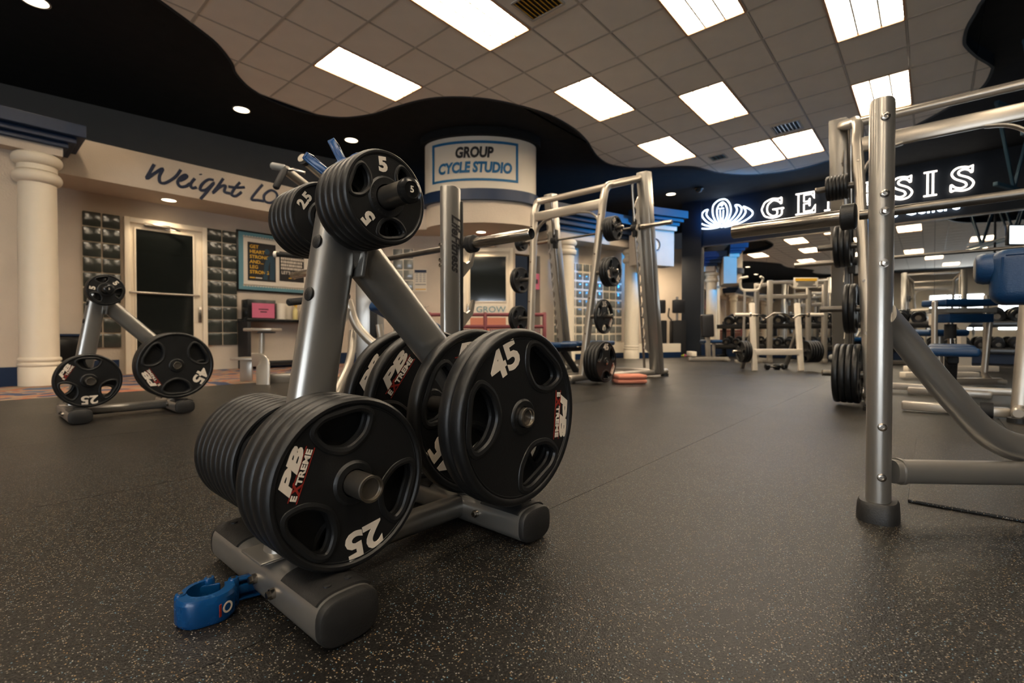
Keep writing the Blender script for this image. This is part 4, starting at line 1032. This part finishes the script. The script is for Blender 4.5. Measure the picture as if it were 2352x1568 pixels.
mx_, my_ = 1.516, 1.70
mbn = post_bench('grey barbell bench in the middle with dark brand lettering down its post', mx_, my_, my_+1.15, 1.225, 'barbell benches')
for py in (560, 595, 607):
    z = .54-(py-768)/1105*2.2
    MB().lathe([(.009, 0), (.009, .006), (.001, .007)], 8, (mx_-.05, my_+.012, z), (-1, 0, 0), caps=False).build('bolt', 'chrome', mbn)
F = Matrix.Translation((mx_+.004, my_-.0308, .965)) @ Matrix.Rotation(PI/2, 4, 'X') @ Matrix.Rotation(-PI/2, 4, 'Z')
MB().text('LifeFitness', .072, F, bold=.028, shear=.35, sx=.86).build('lettering', 'blackprint', mbn, smooth=0)
MB().bar((mx_-.02, my_+.02, .52), (mx_-.05, my_+.32, .08), .06, .05).build('side_brace', 'steel', mbn)
MB().bar((mx_, my_, .10), (mx_, my_+1.25, .10), .06, .06, bev=.01).build('lower_bar', 'steel', mbn)
MB().bar((mx_, my_+.62, .07), (mx_+1.15, my_+.62, .07), .07, .06, bev=.01).build('spine', 'steel', mbn)
for xx in (.28, 1.1): MB().bar((mx_+xx, my_+.62, .07), (mx_+xx, my_+.62, .40), .05, .05, ref=(1, 0, 0), bev=.01).build('pad_post', 'steel', mbn)
MB().box((mx_+.95, my_+.62, .445), (.6, .27, .06), .025, seg=4).build('seat_pad', 'vinyl', mbn)
MB().box((mx_+.38, my_+.62, .56), (.75, .27, .06), .025, R=Matrix.Rotation(.42, 4, 'Y'), seg=4).build('back_pad', 'vinyl', mbn)
MB().bar((mx_+1.15, my_+.37, .03), (mx_+1.15, my_+.87, .03), .06, .05, ref=(0,0,1), bev=.01).build('cross_foot', 'steel', mbn)
barbell('steel barbell racked on the middle bench behind the foreground tree', 1.585, 2.37, .965)

# ================================================================== SMITH MACHINES
def smith():
    t = thing('smith_machine', 'x', 'weight machine', (0, 0, 0), 0, 'guided barbell cage machines')
    def b(mb, n, m, p=None): return mb.build(n, m, p or t, local=True)
    FZ = 2.23
    fx = lambda z: -.62+.26*min(z, 2.1)/2.1
    fy = lambda z: .38+.12*min(z, 2.1)/2.1
    for s in (-1, 1):
        P = fillet([(-.61, s*.38, .05), (-.36, s*.5, 2.08), (-.30, s*.5, 2.25), (.26, s*.68, 2.44)], [0, .05, .17, 0], 8)
        b(MB().tube(P, .037, .045, n=24, p=3., ref=(1, 0, .2)), 'front_upright', 'beigesteel')
        r = b(MB().bar((.65, s*.70, .06), (.25, s*.70, 2.50), .14, .14, ref=(1, 0, 0), bev=.012), 'rear_upright', 'steel')
        b(MB().tube(fillet([(-.82, s*.36, .06), (-.5, s*.40, .06), (.70, s*.70, .06), (.92, s*.70, .06)], .1), .036, n=18, capround=True), 'base_tube', 'beigesteel')
        for xx, yy in ((-.80, .36), (.88, .70)): b(MB().lathe([(.05, 0), (.05, .03), (.042, .034)], 20, (xx, s*yy, 0)), 'rubber_foot', 'rubbercap')
        b(MB().cyl((.50, s*.60, .12), (.14, s*.60, 2.38), .015, 14), 'guide_rod', 'chrome')
        # toothed safety plate
        g = MB(); Tn = []; n = 14
        for k in range(n):
            z = .35+k*.13; Tn += [(.43-.165*z+.0, z), (.375-.165*z, z+.02), (.40-.165*z, z+.06), (.43-.165*(z+.1), z+.085)]
        poly = Tn+[(.50-.165*2.2, 2.2), (.52-.165*.3, .3)]
        R_ = Matrix(((1, 0, 0, 0), (0, 0, 1, 0), (0, 1, 0, 0), (0, 0, 0, 1)))
        g.prism(poly, -.004, .004, R_, (.05, s*.655, 0)); g.build('notched_plate', 'beigesteel', t, local=True, smooth=0)
        for z in (.24, .74, 1.235, 1.72):
            x = fx(z)
            pg = b(MB().cyl((x, s*(fy(z)-.03), z), (x, s*(fy(z)+.29), z), .0235, 20), 'storage_peg', 'worn')
            MB().lathe([(.024, 0), (.026, .004), (.018, .010), (.001, .011)], 20, (x, s*(fy(z)+.29), z), (0, s, 0), caps=False).build('peg_end', 'chrome', pg, local=True)
        for z in (.55, .95, 1.45, 1.9):
            MB().cyl((fx(z)-.035, s*fy(z), z), (fx(z)-.047, s*fy(z), z), .010, 8).build('bolt', 'chrome', t, local=True)
        cg = b(MB().box((.235, s*.60, 1.86), (.07, .05, .26), .008).cyl((.22, s*.56, 1.84), (.22, s*.66, 1.84), .04, 18), 'carriage', 'dark')
        b(MB().cyl((.235, s*.64, 1.845), (.235, s*1.06, 1.845), .025, 24), 'bar_sleeve', 'chrome')
    b(MB().cyl((.235, -.6, 1.845), (.235, .6, 1.845), .0145, 18), 'bar', 'worn')
    b(MB().tube([(-.30, -.5, 2.235), (-.30, .5, 2.235)], .032, n=20), 'top_crossbar', 'beigesteel')
    b(MB().bar((-.375, -.5, 2.03), (-.375, .5, 2.03), .05, .11, bev=.012), 'front_crossbar', 'beigesteel')
    b(MB().bar((.26, -.70, 2.44), (.26, .70, 2.44), .05, .06, bev=.01), 'rear_crossbar', 'beigesteel')
    b(MB().bar((.68, -.70, .06), (.68, .70, .06), .06, .06, bev=.01), 'base_crossbar', 'beigesteel')
    for s in (-1, 1):
        g = MB(); P = [(-.375, s*.47, 1.74), (-.375, s*.44, 1.88), (-.375, s*.34, 1.96), (-.375, s*.22, 1.98)]
        g.tube(fillet(P, .1), .012, .03, n=10, ref=(1, 0, 0)); g.build('corner_brace', 'beigesteel', t, local=True)
    return t, fx, fy
sm, fxs, fys = smith(); sm.location = (5.2, 3.33, 0); sm['label'] = 'pale grey guided barbell cage machine in the middle of the room'
sm2 = copy_tree(sm)
for ch in sm2.children:
    if ch.name.split('.')[0] in ('bar', 'bar_sleeve', 'carriage'): ch.location = (.10, 0, -.63)
sm2.location = (5.05, -.05, 0); sm2['label'] = 'pale grey guided barbell cage machine behind the nearest grey post'
gp = 'plates stored on the cage machines'
def smstack(cx, cy, side, kind, n, z, where, rolls, first=0.):
    R, T, hub = SPEC[kind]
    yout = cy+side*(fys(z)+.286-first)         # outer face
    for i in range(n):
        lab = 'black plate, %s, on the %s' % ('outermost' if i == 0 else ORD[i]+' from outside', where)
        put_plate(kind, cx+fxs(z), yout-side*(T/2+i*T*1.01), z-.0005, rolls[i % len(rolls)], lab, gp, lettered=(i == 0), face=side)
mid, rgt = (5.2, 3.33), (5.05, -.05)
smstack(*mid, -1, '45', 4, .245, 'lowest right peg of the middle cage machine', (0, 40), 0.)
smstack(*mid, -1, '35', 1, .74, 'second lowest right peg of the middle cage machine', (5,), .08)
smstack(*mid, -1, '25', 3, 1.235, 'third right peg of the middle cage machine', (-130, 30), .03)
smstack(*mid, -1, '10', 4, 1.72, 'top right peg of the middle cage machine', (40, 10), .06)
smstack(*mid, 1, '25', 2, .74, 'second left peg of the middle cage machine', (0,), .05)
smstack(*mid, 1, '25', 2, 1.235, 'third left peg of the middle cage machine', (0,), .05)
smstack(*mid, 1, '5', 3, 1.72, 'top left peg of the middle cage machine', (0,), .05)
smstack(*rgt, 1, '45', 4, .245, 'lowest peg behind the nearest grey post', (0, 40), .075)
smstack(*rgt, 1, '35', 2, .74, 'second lowest peg behind the nearest grey post', (5,), .157)
smstack(*rgt, 1, '25', 3, 1.235, 'third peg up behind the nearest grey post', (-130, 30), .11)
smstack(*rgt, 1, '5', 6, 1.72, 'top peg behind the nearest grey post', (40, 10), .068)
def flat_bench(label, x, y, rot=0., L=1.2):
    t = thing('flat_bench', label, 'weight bench', (x, y, 0), rot, 'blue padded flat benches')
    b = lambda mb, n, m: mb.build(n, m, t, local=True)
    b(MB().box((-.42, 0, .42), (.36, .27, .06), .025, seg=4), 'seat_pad', 'vinyl')
    b(MB().box((.22, 0, .43), (.86, .27, .06), .025, seg=4), 'back_pad', 'vinyl')
    b(MB().bar((-.5, 0, .365), (.55, 0, .365), .06, .05, bev=.01), 'frame_rail', 'dark')
    b(MB().tube(fillet([(-.35, 0, .35), (-.18, 0, .2), (-.02, 0, .05)], .1), .045, .03, n=14, ref=(0, 1, 0)), 'support_arm', 'dark')
    b(MB().bar((.42, 0, .06), (.42, 0, .36), .06, .06, ref=(1, 0, 0), bev=.01), 'support_post', 'dark')
    b(MB().bar((-.62, 0, .05), (.62, 0, .05), .07, .06, bev=.01), 'base_bar', 'beigesteel')
    for xx in (-.6, .6): b(MB().bar((xx, -.27, .04), (xx, .27, .04), .07, .06, bev=.012), 'cross_foot', 'beigesteel')
    b(MB().cyl((-.62, -.13, .05), (-.62, -.19, .05), .05, 18), 'transport_wheel', 'dark')
    return t
flat_bench('blue padded bench inside the middle cage machine', 5.0, 3.25)
flat_bench('blue padded bench inside the cage machine behind the nearest post', 5.0, -.12)
# towels on the foot of the middle cage machine
for k, (z, lab) in enumerate(((.10, 'lower folded salmon towel on the floor beside the middle cage machine'), (.15, 'upper folded salmon towel on the floor beside the middle cage machine'))):
    p = at(1445, 872, 5.35)
    t = thing('folded_towel', lab, 'towel', (p.x, p.y, z-.10+.002), CAMROT+.15, 'folded salmon towels')
    MB().box((0, 0, .024), (.34, .22, .046), .02, seg=3).build('towel', 'towel', t, local=True)
    MB().box((-.02, -.112, .024), (.30, .006, .004), .001).build('fold_edge', 'towel', t, local=True)

# ================================================================== EZ BAR RACK
p = cw(3.98, 7.30)
t = thing('curl_bar_rack', 'white A-shaped rack holding a bent bar in front of the mirror', 'weight rack', p, CAMROT)
b = lambda mb, n, m, pr=None: mb.build(n, m, pr or t, local=True)
for s in (-1, 1):
    x0 = s*.345
    b(MB().bar((x0-s*.0-.03, -.16, .0), (x0+.03, .06, 1.02), .075, .05, ref=(0, 1, 0), bev=.008), 'front_leg', 'white_steel')
    b(MB().bar((x0+.02, .02, .62), (x0+.06, .42, .0), .055, .05, ref=(0, 1, 0), bev=.008), 'rear_leg', 'steel')
    b(MB().bar((x0+.02, -.02, .82), (x0+.02, .10-.22, .82), .02, .03, bev=.003), 'bar_rest', 'chrome')
    b(MB().cyl((x0-s*.03, -.06, .285), (x0+s*.31, -.06, .285), .022, 16), 'storage_peg', 'chrome')
b(MB().bar((-.36, -.10, .28), (.36, -.10, .28), .06, .09, bev=.008), 'crossbar', 'white_steel')
zr = t
for side, n, st in ((-1, 3, .43), (1, 5, .43)):
    for i in range(n):
        wp = wmat(t) @ Vector((side*(st+.038*i+.02), -.06, .285))
        o = put_plate('25', wp.x, wp.y, wp.z, 20*i, 'black plate %s on the %s peg of the white curl bar rack' % (('nearest the leg' if i == 0 else ORD[i]+' from the leg'), 'left' if side < 0 else 'right'), 'plates on the curl bar rack', lettered=False, yaw=CAMROT+PI/2)
cb = thing('curl_bar', 'zigzag curl bar lying across the white A-shaped rack', 'barbell', wmat(t) @ Vector((0, -.12, .835)), CAMROT)
P = [(-.42, 0, 0), (-.30, 0, 0), (-.20, 0, -.06), (-.08, 0, .02), (.0, 0, .02), (.08, 0, .02), (.20, 0, -.06), (.30, 0, .0), (.42, 0, 0)]
MB().tube(fillet(P, .03, 4), .013, n=12, ref=(0, 1, 0)).build('shaft', 'chrome', cb, local=True)
for s in (-1, 1):
    MB().cyl((s*.44, 0, 0), (s*.66, 0, 0), .025, 20).build('sleeve', 'white_steel', cb, local=True)
    MB().cyl((s*.42, 0, 0), (s*.445, 0, 0), .036, 20).build('collar_ring', 'chrome', cb, local=True)

# ================================================================== SEATED BENCH, other benches
p = cw(3.98, 9.75)
t = thing('seated_bench', 'upright seated bench with a black back pad facing the mirror', 'weight bench', p, CAMROT)
b = lambda mb, n, m: mb.build(n, m, t, local=True)
b(MB().bar((-.40, 0, .05), (.40, 0, .05), .10, .07, bev=.012), 'base_bar', 'beigesteel')
b(MB().bar((.0, 0, .08), (-.04, 0, .93), .07, .09, ref=(1, 0, 0), bev=.01), 'rear_post', 'beigesteel')
b(MB().box((-.03, -.02, .72), (.24, .12, .46), .03, seg=3, R=Matrix.Rotation(-.05, 4, 'Y')), 'back_pad', 'blackvinyl')
b(MB().box((.10, .12, .40), (.36, .30, .07), .03, seg=3), 'seat_pad', 'vinyl')
b(MB().bar((.15, .1, .08), (.15, .1, .37), .05, .05, ref=(1, 0, 0), bev=.008), 'seat_post', 'beigesteel')
b(MB().bar((-.32, -.1, .15), (-.32, .2, .15), .10, .10, bev=.01), 'side_plate', 'white_steel')
b(MB().bar((.33, -.2, .03), (.33, .2, .03), .06, .05, bev=.01), 'cross_foot', 'beigesteel')
p = cw(6.45, 8.7)
t = thing('padded_bench', 'low bench with a blue seat right of the white curl bar rack', 'weight bench', p, CAMROT)
b(MB().box((-.1, 0, .45), (.90, .3, .08), .03, seg=3), 'seat_pad', 'vinyl')
b(MB().bar((-.05, 0, .07), (-.05, 0, .42), .30, .14, ref=(0, 1, 0), bev=.01), 'pedestal', 'dark')
b(MB().bar((-.55, 0, .04), (.7, 0, .04), .12, .07, bev=.01), 'base_bar', 'beigesteel')
b(MB().cyl((-.60, -.1, .12), (-.60, .1, .12), .06, 16), 'foot_roller', 'greyfab')

# ================================================================== DUMBBELL RACK
t = thing('dumbbell_rack', 'long black two-tier dumbbell rack along the mirror', 'weight rack', (12.05, -.6, 0))
for z, xx in ((.74, 12.2), (.26, 12.0)):
    s_ = MB().box((xx-.0, -1.2, z), (.34, 10.2, .05), .008, R=Matrix.Rotation(-.22, 4, 'Y')).build('shelf', 'dark', t)
    MB().box((xx-.17, -1.2, z-.01), (.02, 10.2, .10), .004).build('shelf_lip', 'gloss', s_)
for yy in (3.8, .6, -2.6, -6.1):
    MB().bar((12.28, yy, .02), (12.28, yy, .86), .08, .10, ref=(1, 0, 0), bev=.01).build('upright', 'dark', t)
    MB().bar((11.80, yy, .03), (12.40, yy, .03), .08, .06, bev=.01).build('foot', 'dark', t)
def dumbbell(R, hl):
    d = thing('dumbbell', 'x', 'dumbbell', (0, 0, 0))
    MB().cyl((-.07, 0, 0), (.07, 0, 0), .016, 14).build('handle', 'chrome', d, local=True)
    for s in (-1, 1):
        h = MB().lathe([(R*.55, 0), (R*.95, .006), (R, .016), (R, hl-.014), (R*.93, hl-.003), (R*.6, hl), (R*.55, hl-.004), (.001, hl-.004)], 28, (s*.065, 0, 0), (s, 0, 0), caps=False).build('head', 'rubber', d, local=True)
        MB().lathe([(R*.42, 0), (R*.42, .002), (.001, .002)], 20, (s*(.065+hl-.003), 0, 0), (s, 0, 0), caps=False).build('cap_badge', 'chrome', h, local=True)
    return d
big, small = dumbbell(.115, .10), dumbbell(.085, .08)
TENS = ['', '', 'twenty', 'thirty', 'forty']
ONE = 'first second third fourth fifth sixth seventh eighth ninth tenth eleventh twelfth thirteenth fourteenth fifteenth sixteenth seventeenth eighteenth nineteenth'.split()
def NTH(i): return ONE[i] if i < 19 else (TENS[(i+1)//10][:-1]+'ieth' if (i+1) % 10 == 0 else TENS[(i+1)//10]+'-'+ONE[(i+1) % 10-1])
for row, (z, xx, proto, pitch) in enumerate(((.895, 12.16, big, .265), (.395, 11.97, small, .215))):
    yv = 3.62; k = 0; cnt = 0
    while yv > -6.0:
        if (k % 11) not in (3,):
            o = proto if not k else copy_tree(proto)
            o.location = (xx, yv, z); o.rotation_euler = (0, -.22, random.uniform(-.05, .05))
            o['label'] = '%s black round dumbbell, %s from the left on the %s shelf of the long rack' % (('large', 'smaller')[row], NTH(cnt), ('upper', 'lower')[row]); cnt += 1
            o['group'] = 'dumbbells on the %s shelf of the long rack' % ('upper' if row == 0 else 'lower')
        k += 1; yv -= pitch

# ================================================================== MACHINES AT THE RIGHT
p = cw(4.72, 5.05)
t = thing('preacher_bench', 'grey framed bench with a long blue top pad behind the curved brace', 'weight bench', p, CAMROT)
b = lambda mb, n, m: mb.build(n, m, t, local=True)
b(MB().box((-.03, 0, .87), (.56, .30, .07), .02, seg=3), 'top_pad', 'vinyl')
b(MB().box((0, 0, .79), (.50, .24, .05), .005), 'pad_frame', 'greyfab')
b(MB().box((0, 0, .71), (.46, .22, .09), .01), 'lower_pad', 'vinyl')
b(MB().tube([(-.33, -.05, .0), (-.33, -.05, .88)], .026, n=16, capround=True), 'upright', 'beigesteel')
b(MB().tube(fillet([(.30, .0, .80), (.24, .0, .12), (.30, .0, .06), (.42, -.05, .04)], .08), .028, n=16), 'upright', 'beigesteel')
b(MB().bar((-.36, 0, .05), (.40, 0, .05), .09, .07, bev=.012), 'base_bar', 'beigesteel')
b(MB().tube([(-.12, 0, .05), (-.12, 0, .70)], .022, n=14), 'seat_tube', 'chrome')
b(MB().lathe([(.05, 0), (.05, .15)], 20, (-.12, 0, .50)), 'adjuster_sleeve', 'dark')
p = cw(5.35, 5.85)
t = thing('seat_stool', 'round edged dark blue seat on a grey pedestal right of the blue bench pad', 'weight bench', p, CAMROT)
b(MB().box((-.18, 0, .56), (.50, .34, .08), .035, seg=4), 'seat_pad', 'vinyl')
b(MB().tube([(-.16, 0, .05), (-.16, 0, .53)], .045, n=18), 'pedestal', 'beigesteel')
b(MB().bar((-.6, 0, .05), (.3, 0, .05), .10, .07, bev=.012), 'base_bar', 'white_steel')
p = cw(6.45, 6.9)
t = thing('plate_loaded_machine', 'white plate loaded machine with stepped side plates at the far right', 'weight machine', p, CAMROT)
for xx in (-.45, -.12):
    g = MB(); g.prism([(0, .0), (.24, .0), (.24, .22), (.16, .30), (.16, .62), (.24, .70), (.24, .82), (.0, .82), (.0, .66), (.08, .58), (.08, .34), (.0, .24)], -.03, .03, Matrix(((1, 0, 0, 0), (0, 0, 1, 0), (0, 1, 0, 0), (0, 0, 0, 1))), (xx, 0, .02)); g.build('side_plate', 'white_steel', t, local=True, smooth=0)
b(MB().box((-.16, .1, .90), (.75, .30, .03), .004), 'top_shelf', 'white_steel')
b(MB().bar((-.8, .0, .05), (.5, .0, .05), .10, .08, bev=.01), 'base_bar', 'white_steel')
b(MB().tube([(.34, .0, .05), (.34, .0, 1.1)], .03, n=14), 'upright', 'beigesteel')
# power rack further back, left of the preacher bench, with a warning placard
p = cw(5.42, 9.15)
t = thing('power_rack', 'tall pale steel rack with a yellow topped placard, behind the white curl bar rack', 'weight rack', p, CAMROT)
for xx in (-.52, .52):
    for yy in (0, .5): b(MB().bar((xx, yy, .0), (xx, yy, 1.57), .08, .08, ref=(1, 0, 0), bev=.01), 'upright', 'beigesteel')
b(MB().bar((-.52, 0, 1.53), (.52, 0, 1.53), .07, .06, bev=.01), 'top_crossbar', 'beigesteel')
b(MB().bar((-.52, .5, 1.30), (.52, .5, 1.30), .07, .08, bev=.01), 'rear_crossbar', 'beigesteel')
for xx in (-.52, .52): b(MB().bar((xx, 0, 1.50), (xx, .5, 1.50), .07, .07, bev=.01), 'side_bar', 'beigesteel'); b(MB().bar((xx, -.05, .04), (xx, .65, .04), .08, .08, bev=.01), 'base_bar', 'beigesteel')
pl = MB().box((.12, -.06, 1.52), (.46, .02, .19), .006).build('placard', 'paper', t, local=True)
MB().box((.12, -.072, 1.575), (.41, .004, .05)).build('yellow_header', 'yellow', pl, local=True, smooth=0)
g = MB()
for k in range(4): g.box((.12+(.01 if k % 2 else -.01), -.072, 1.535-.026*k), (.36-.04*(k % 3), .003, .014))
g.build('printed_lines', 'blackprint', pl, local=True, smooth=0)
# two empty U-handled dip station left of it
p = cw(4.52, 9.15)
t = thing('dip_station', 'slim pale frame with two raised handles left of the placard rack', 'weight machine', p, CAMROT)
for s in (-1, 1):
    b(MB().tube([(s*.10, .05, 0), (s*.10, 0, 1.38)], .022, n=12), 'upright', 'beigesteel')
    b(MB().tube(fillet([(s*.10, 0, 1.38), (s*.17, 0, 1.40), (s*.23, -.05, 1.60), (s*.12, -.15, 1.62)], .04), .022, n=12, capround=True), 'handle', 'white_steel')
b(MB().bar((-.13, 0, 1.38), (.13, 0, 1.38), .05, .05), 'crossbar', 'white_steel')
b(MB().bar((-.25, .05, .03), (.25, .05, .03), .07, .06), 'base_bar', 'beigesteel')

# ================================================================== MACHINE BEHIND THE TREE, LEFT
p = cw(-1.30, 4.1)
t = thing('cable_machine', 'pale grey cable machine with curved arms behind the foreground tree', 'weight machine', (p.x, p.y, 0), CAMROT)
def w2l(px, py, Y): return wmat(t).inverted() @ at(px, py, Y)
b = lambda mb, n, m: mb.build(n, m, t, local=True)
b(MB().box((.04, .1, .60), (.14, .22, 1.2), .012), 'tower', 'steel')
b(MB().box((.13, .16, .62), (.03, .16, 1.1), .004), 'weight_shroud', 'greyfab')
b(MB().tube(fillet([w2l(800, 690, 3.4), w2l(815, 745, 3.4), w2l(858, 792, 3.4), w2l(905, 800, 3.4)], .08), .032, n=16), 'curved_arm', 'beigesteel')
b(MB().tube(fillet([w2l(812, 760, 3.5), w2l(806, 830, 3.4), w2l(770, 905, 3.2), w2l(762, 935, 3.1)], .12), .028, n=16), 'front_leg', 'beigesteel')
b(MB().tube([w2l(692, 362, 3.3), w2l(765, 425, 3.6), w2l(842, 500, 3.8)], .030, n=14), 'upper_arm', 'beigesteel')
b(MB().tube([w2l(655, 390, 3.2), w2l(740, 455, 3.6), w2l(820, 510, 3.8)], .030, n=14), 'upper_arm', 'beigesteel')
b(MB().cyl(w2l(696, 366, 3.3), w2l(703, 372, 3.33), .034, 16), 'arm_band', 'dark')
b(MB().tube([w2l(655, 390, 3.2), w2l(646, 405, 3.15), w2l(634, 430, 3.1)], .021, n=12, capround=True), 'hand_grip', 'dark')
b(MB().tube([w2l(652, 386, 3.2), w2l(626, 381, 3.2)], .024, n=12, capround=True), 'hand_grip', 'greyfab')
b(MB().tube([w2l(658, 392, 3.2), w2l(674, 389, 3.2), w2l(700, 397, 3.2)], .010, n=10, capround=True), 'pull_pin', 'chrome')
b(MB().tube([w2l(634, 584, 3.3), w2l(720, 590, 3.5), w2l(820, 596, 3.7)], .016, n=12), 'cross_handle', 'dark')
b(MB().cyl(w2l(630, 583.6, 3.3), w2l(636, 584.2, 3.3), .021, 14), 'handle_cap', 'white_steel')
b(MB().tube([w2l(664, 694, 3.3), w2l(715, 688, 3.5), w2l(800, 680, 3.7)], .026, n=14, capround=True), 'padded_grip', 'dark')
b(MB().bar((-.1, .1, .04), (.4, .2, .04), .10, .08, bev=.01), 'base_bar', 'steel')
b(MB().tube(fillet([w2l(845, 640, 4.0), w2l(850, 632, 4.0), w2l(868, 640, 4.0), w2l(872, 665, 4.0)], .05), .022, n=10), 'pulley_guard', 'beigesteel')
b(MB().box(w2l(872, 668, 4.0), (.14, .08, .07), .01), 'pulley_block', 'greyfab')
b(MB().box(w2l(858, 740, 3.9), (.05, .05, .25), .006), 'selector_plate', 'dark')
b(MB().tube([w2l(870, 745, 3.9), w2l(878, 790, 3.9)], .03, n=12), 'rear_post', 'beigesteel')
# small step bench left
p = cw(-2.75, 5.45)
t = thing('step_seat', 'silver machine seat frame with curved sheet legs in front of the black counter unit', 'weight machine', (p.x, p.y, 0), CAMROT)
def w2l(px, py, Y): return wmat(t).inverted() @ at(px, py, Y)
b(MB().box(w2l(604, 757, 5.5), (.32, .26, .035), .01), 'upper_plate', 'beigesteel')
b(MB().box(w2l(612, 763, 5.4), (.16, .10, .02), .004), 'plate_inset', 'dark')
b(MB().tube([w2l(602, 764, 5.5), w2l(600, 835, 5.5)], .032, .022, n=14), 'upper_post', 'beigesteel')
b(MB().box(w2l(573, 823, 5.45), (.28, .30, .03), .008), 'step_plate', 'beigesteel')
b(MB().bar(w2l(566, 826, 5.6), w2l(566, 878, 5.6), .14, .03, ref=(0, 1, 0), bev=.005), 'rear_leg', 'beigesteel')
b(MB().tube(fillet([w2l(580, 826, 5.3), w2l(605, 826, 5.25), w2l(604, 890, 5.2)], .1), .075, .012, n=16, p=4, ref=(0, 1, .1)), 'curved_leg', 'beigesteel')
b(MB().bar(w2l(560, 882, 5.55), w2l(585, 880, 5.55), .20, .012, bev=.003), 'foot_plate', 'beigesteel')
b(MB().bar(w2l(592, 889, 5.2), w2l(622, 888, 5.2), .20, .012, bev=.003), 'foot_plate', 'beigesteel')
b(MB().bar(w2l(615, 871, 5.4), w2l(720, 867, 5.6), .10, .12, bev=.015), 'base_bar', 'steel')

# ================================================================== SMALL THINGS
rr = random.Random(5)
for k, (px, m, c) in enumerate(((1556, 'paper', 'white'), (1566, 'lime', 'lime green'), (1578, 'pink', 'pink'))):
    p = at(px, 812, 11.6)
    t = thing('hand_weight', '%s hand weight on the floor at the foot of the mirror wall' % c, 'dumbbell', (p.x-.0, p.y, .036), CAMROT+.1*k, 'small coloured hand weights')
    MB().cyl((-.05, 0, 0), (.05, 0, 0), .013, 10).build('handle', m, t, local=True)
    for s in (-1, 1): MB().lathe([(.02, 0), (.034, .01), (.034, .03), (.02, .04)], 8, (s*.04, 0, 0), (s, 0, 0)).build('head', m, t, local=True)
p = cw(3.90, 7.7)
for k, (dx, dy) in enumerate(((-.32+.30, -.15), (.12, -.1))):
    q = cw(3.98+dx+.05, 7.55+dy)
    t = thing('hex_dumbbell', '%s black hexagonal dumbbell on the floor under the white curl bar rack' % ('left' if k == 0 else 'right'), 'dumbbell', (q.x, q.y, .046), CAMROT+.35*k, 'hexagonal dumbbells under the curl bar rack')
    MB().cyl((-.06, 0, 0), (.06, 0, 0), .014, 12).build('handle', 'chrome', t, local=True)
    for s in (-1, 1): MB().lathe([(.035, 0), (.048, .01), (.048, .05), (.035, .06)], 6, (s*.05, 0, 0), (s, 0, 0)).build('head', 'rubber', t, local=True, smooth=0)
p = at(2345, 540, 7.0)
t = thing('television', 'lit flat screen hanging above the blue pads at the right edge', 'television', (p.x, p.y, p.z), CAMROT)
MB().box((.1, 0, 0), (.62, .05, .30), .008).build('housing', 'gloss', t, local=True)
MB().box((.1, -.028, 0), (.58, .004, .26)).build('screen', 'screen', t, local=True, smooth=0)
MB().cyl((.1, .0, .15), (.1, .0, ZB-p.z), .02, 12).build('ceiling_pole', 'dark', t, local=True)
# dark trusses at the right
def truss(label, pa, pb, z0, z1):
    a, c = Vector((*pa, 0)), Vector((*pb, 0))
    t = thing('roof_truss', label, 'truss', (a+c)/2, 0, 'dark roof trusses at the right')
    for z in (z0, z1): MB().bar(a+Vector((0, 0, z)), c+Vector((0, 0, z)), .05, .05, bev=.004).build('chord', 'trusspaint', t)
    n = 8
    for k in range(n):
        u0, u1 = a.lerp(c, k/n), a.lerp(c, (k+1)/n)
        MB().bar(u0+Vector((0, 0, z0 if k % 2 else z1)), u1+Vector((0, 0, z1 if k % 2 else z0)), .035, .035, bev=.003).build('web_member', 'trusspaint', t)
q0, q1 = cw(5.6, 5.3), cw(9.5, 7.2)
truss('dark teal roof truss nearest the camera at the upper right', q0[:2], q1[:2], 2.75, 3.75)
q0, q1 = cw(6.6, 6.6), cw(10.5, 8.4)
truss('dark teal roof truss farther back at the upper right', q0[:2], q1[:2], 2.6, 3.7)
# things in the dark room beyond the low wall
for k, (X, Y, lab) in enumerate(((3.75, 12.3, 'dark exercise machine in the room beyond the low wall, left'), (4.2, 12.2, 'dark exercise machine in the room beyond the low wall, right'))):
    q = cw(X, Y); t = thing('exercise_machine', lab, 'weight machine', (q.x, q.y, 0), CAMROT)
    MB().box((0, 0, .45), (.34, .3, .9), .03).build('body', 'dark', t, local=True)
    MB().box((0, -.05, 1.25), (.30, .12, .34), .03, seg=3).build('back_pad', 'blackvinyl', t, local=True)
    MB().tube([(.0, .05, .8), (.0, .05, 1.5)], .03, n=10).build('post', 'steel', t, local=True)
    MB().tube(fillet([(-.15, 0, .9), (-.28, -.1, 1.0), (-.28, -.2, 1.2)], .05), .02, n=8).build('handle', 'exting' if k == 0 else 'steel', t, local=True)
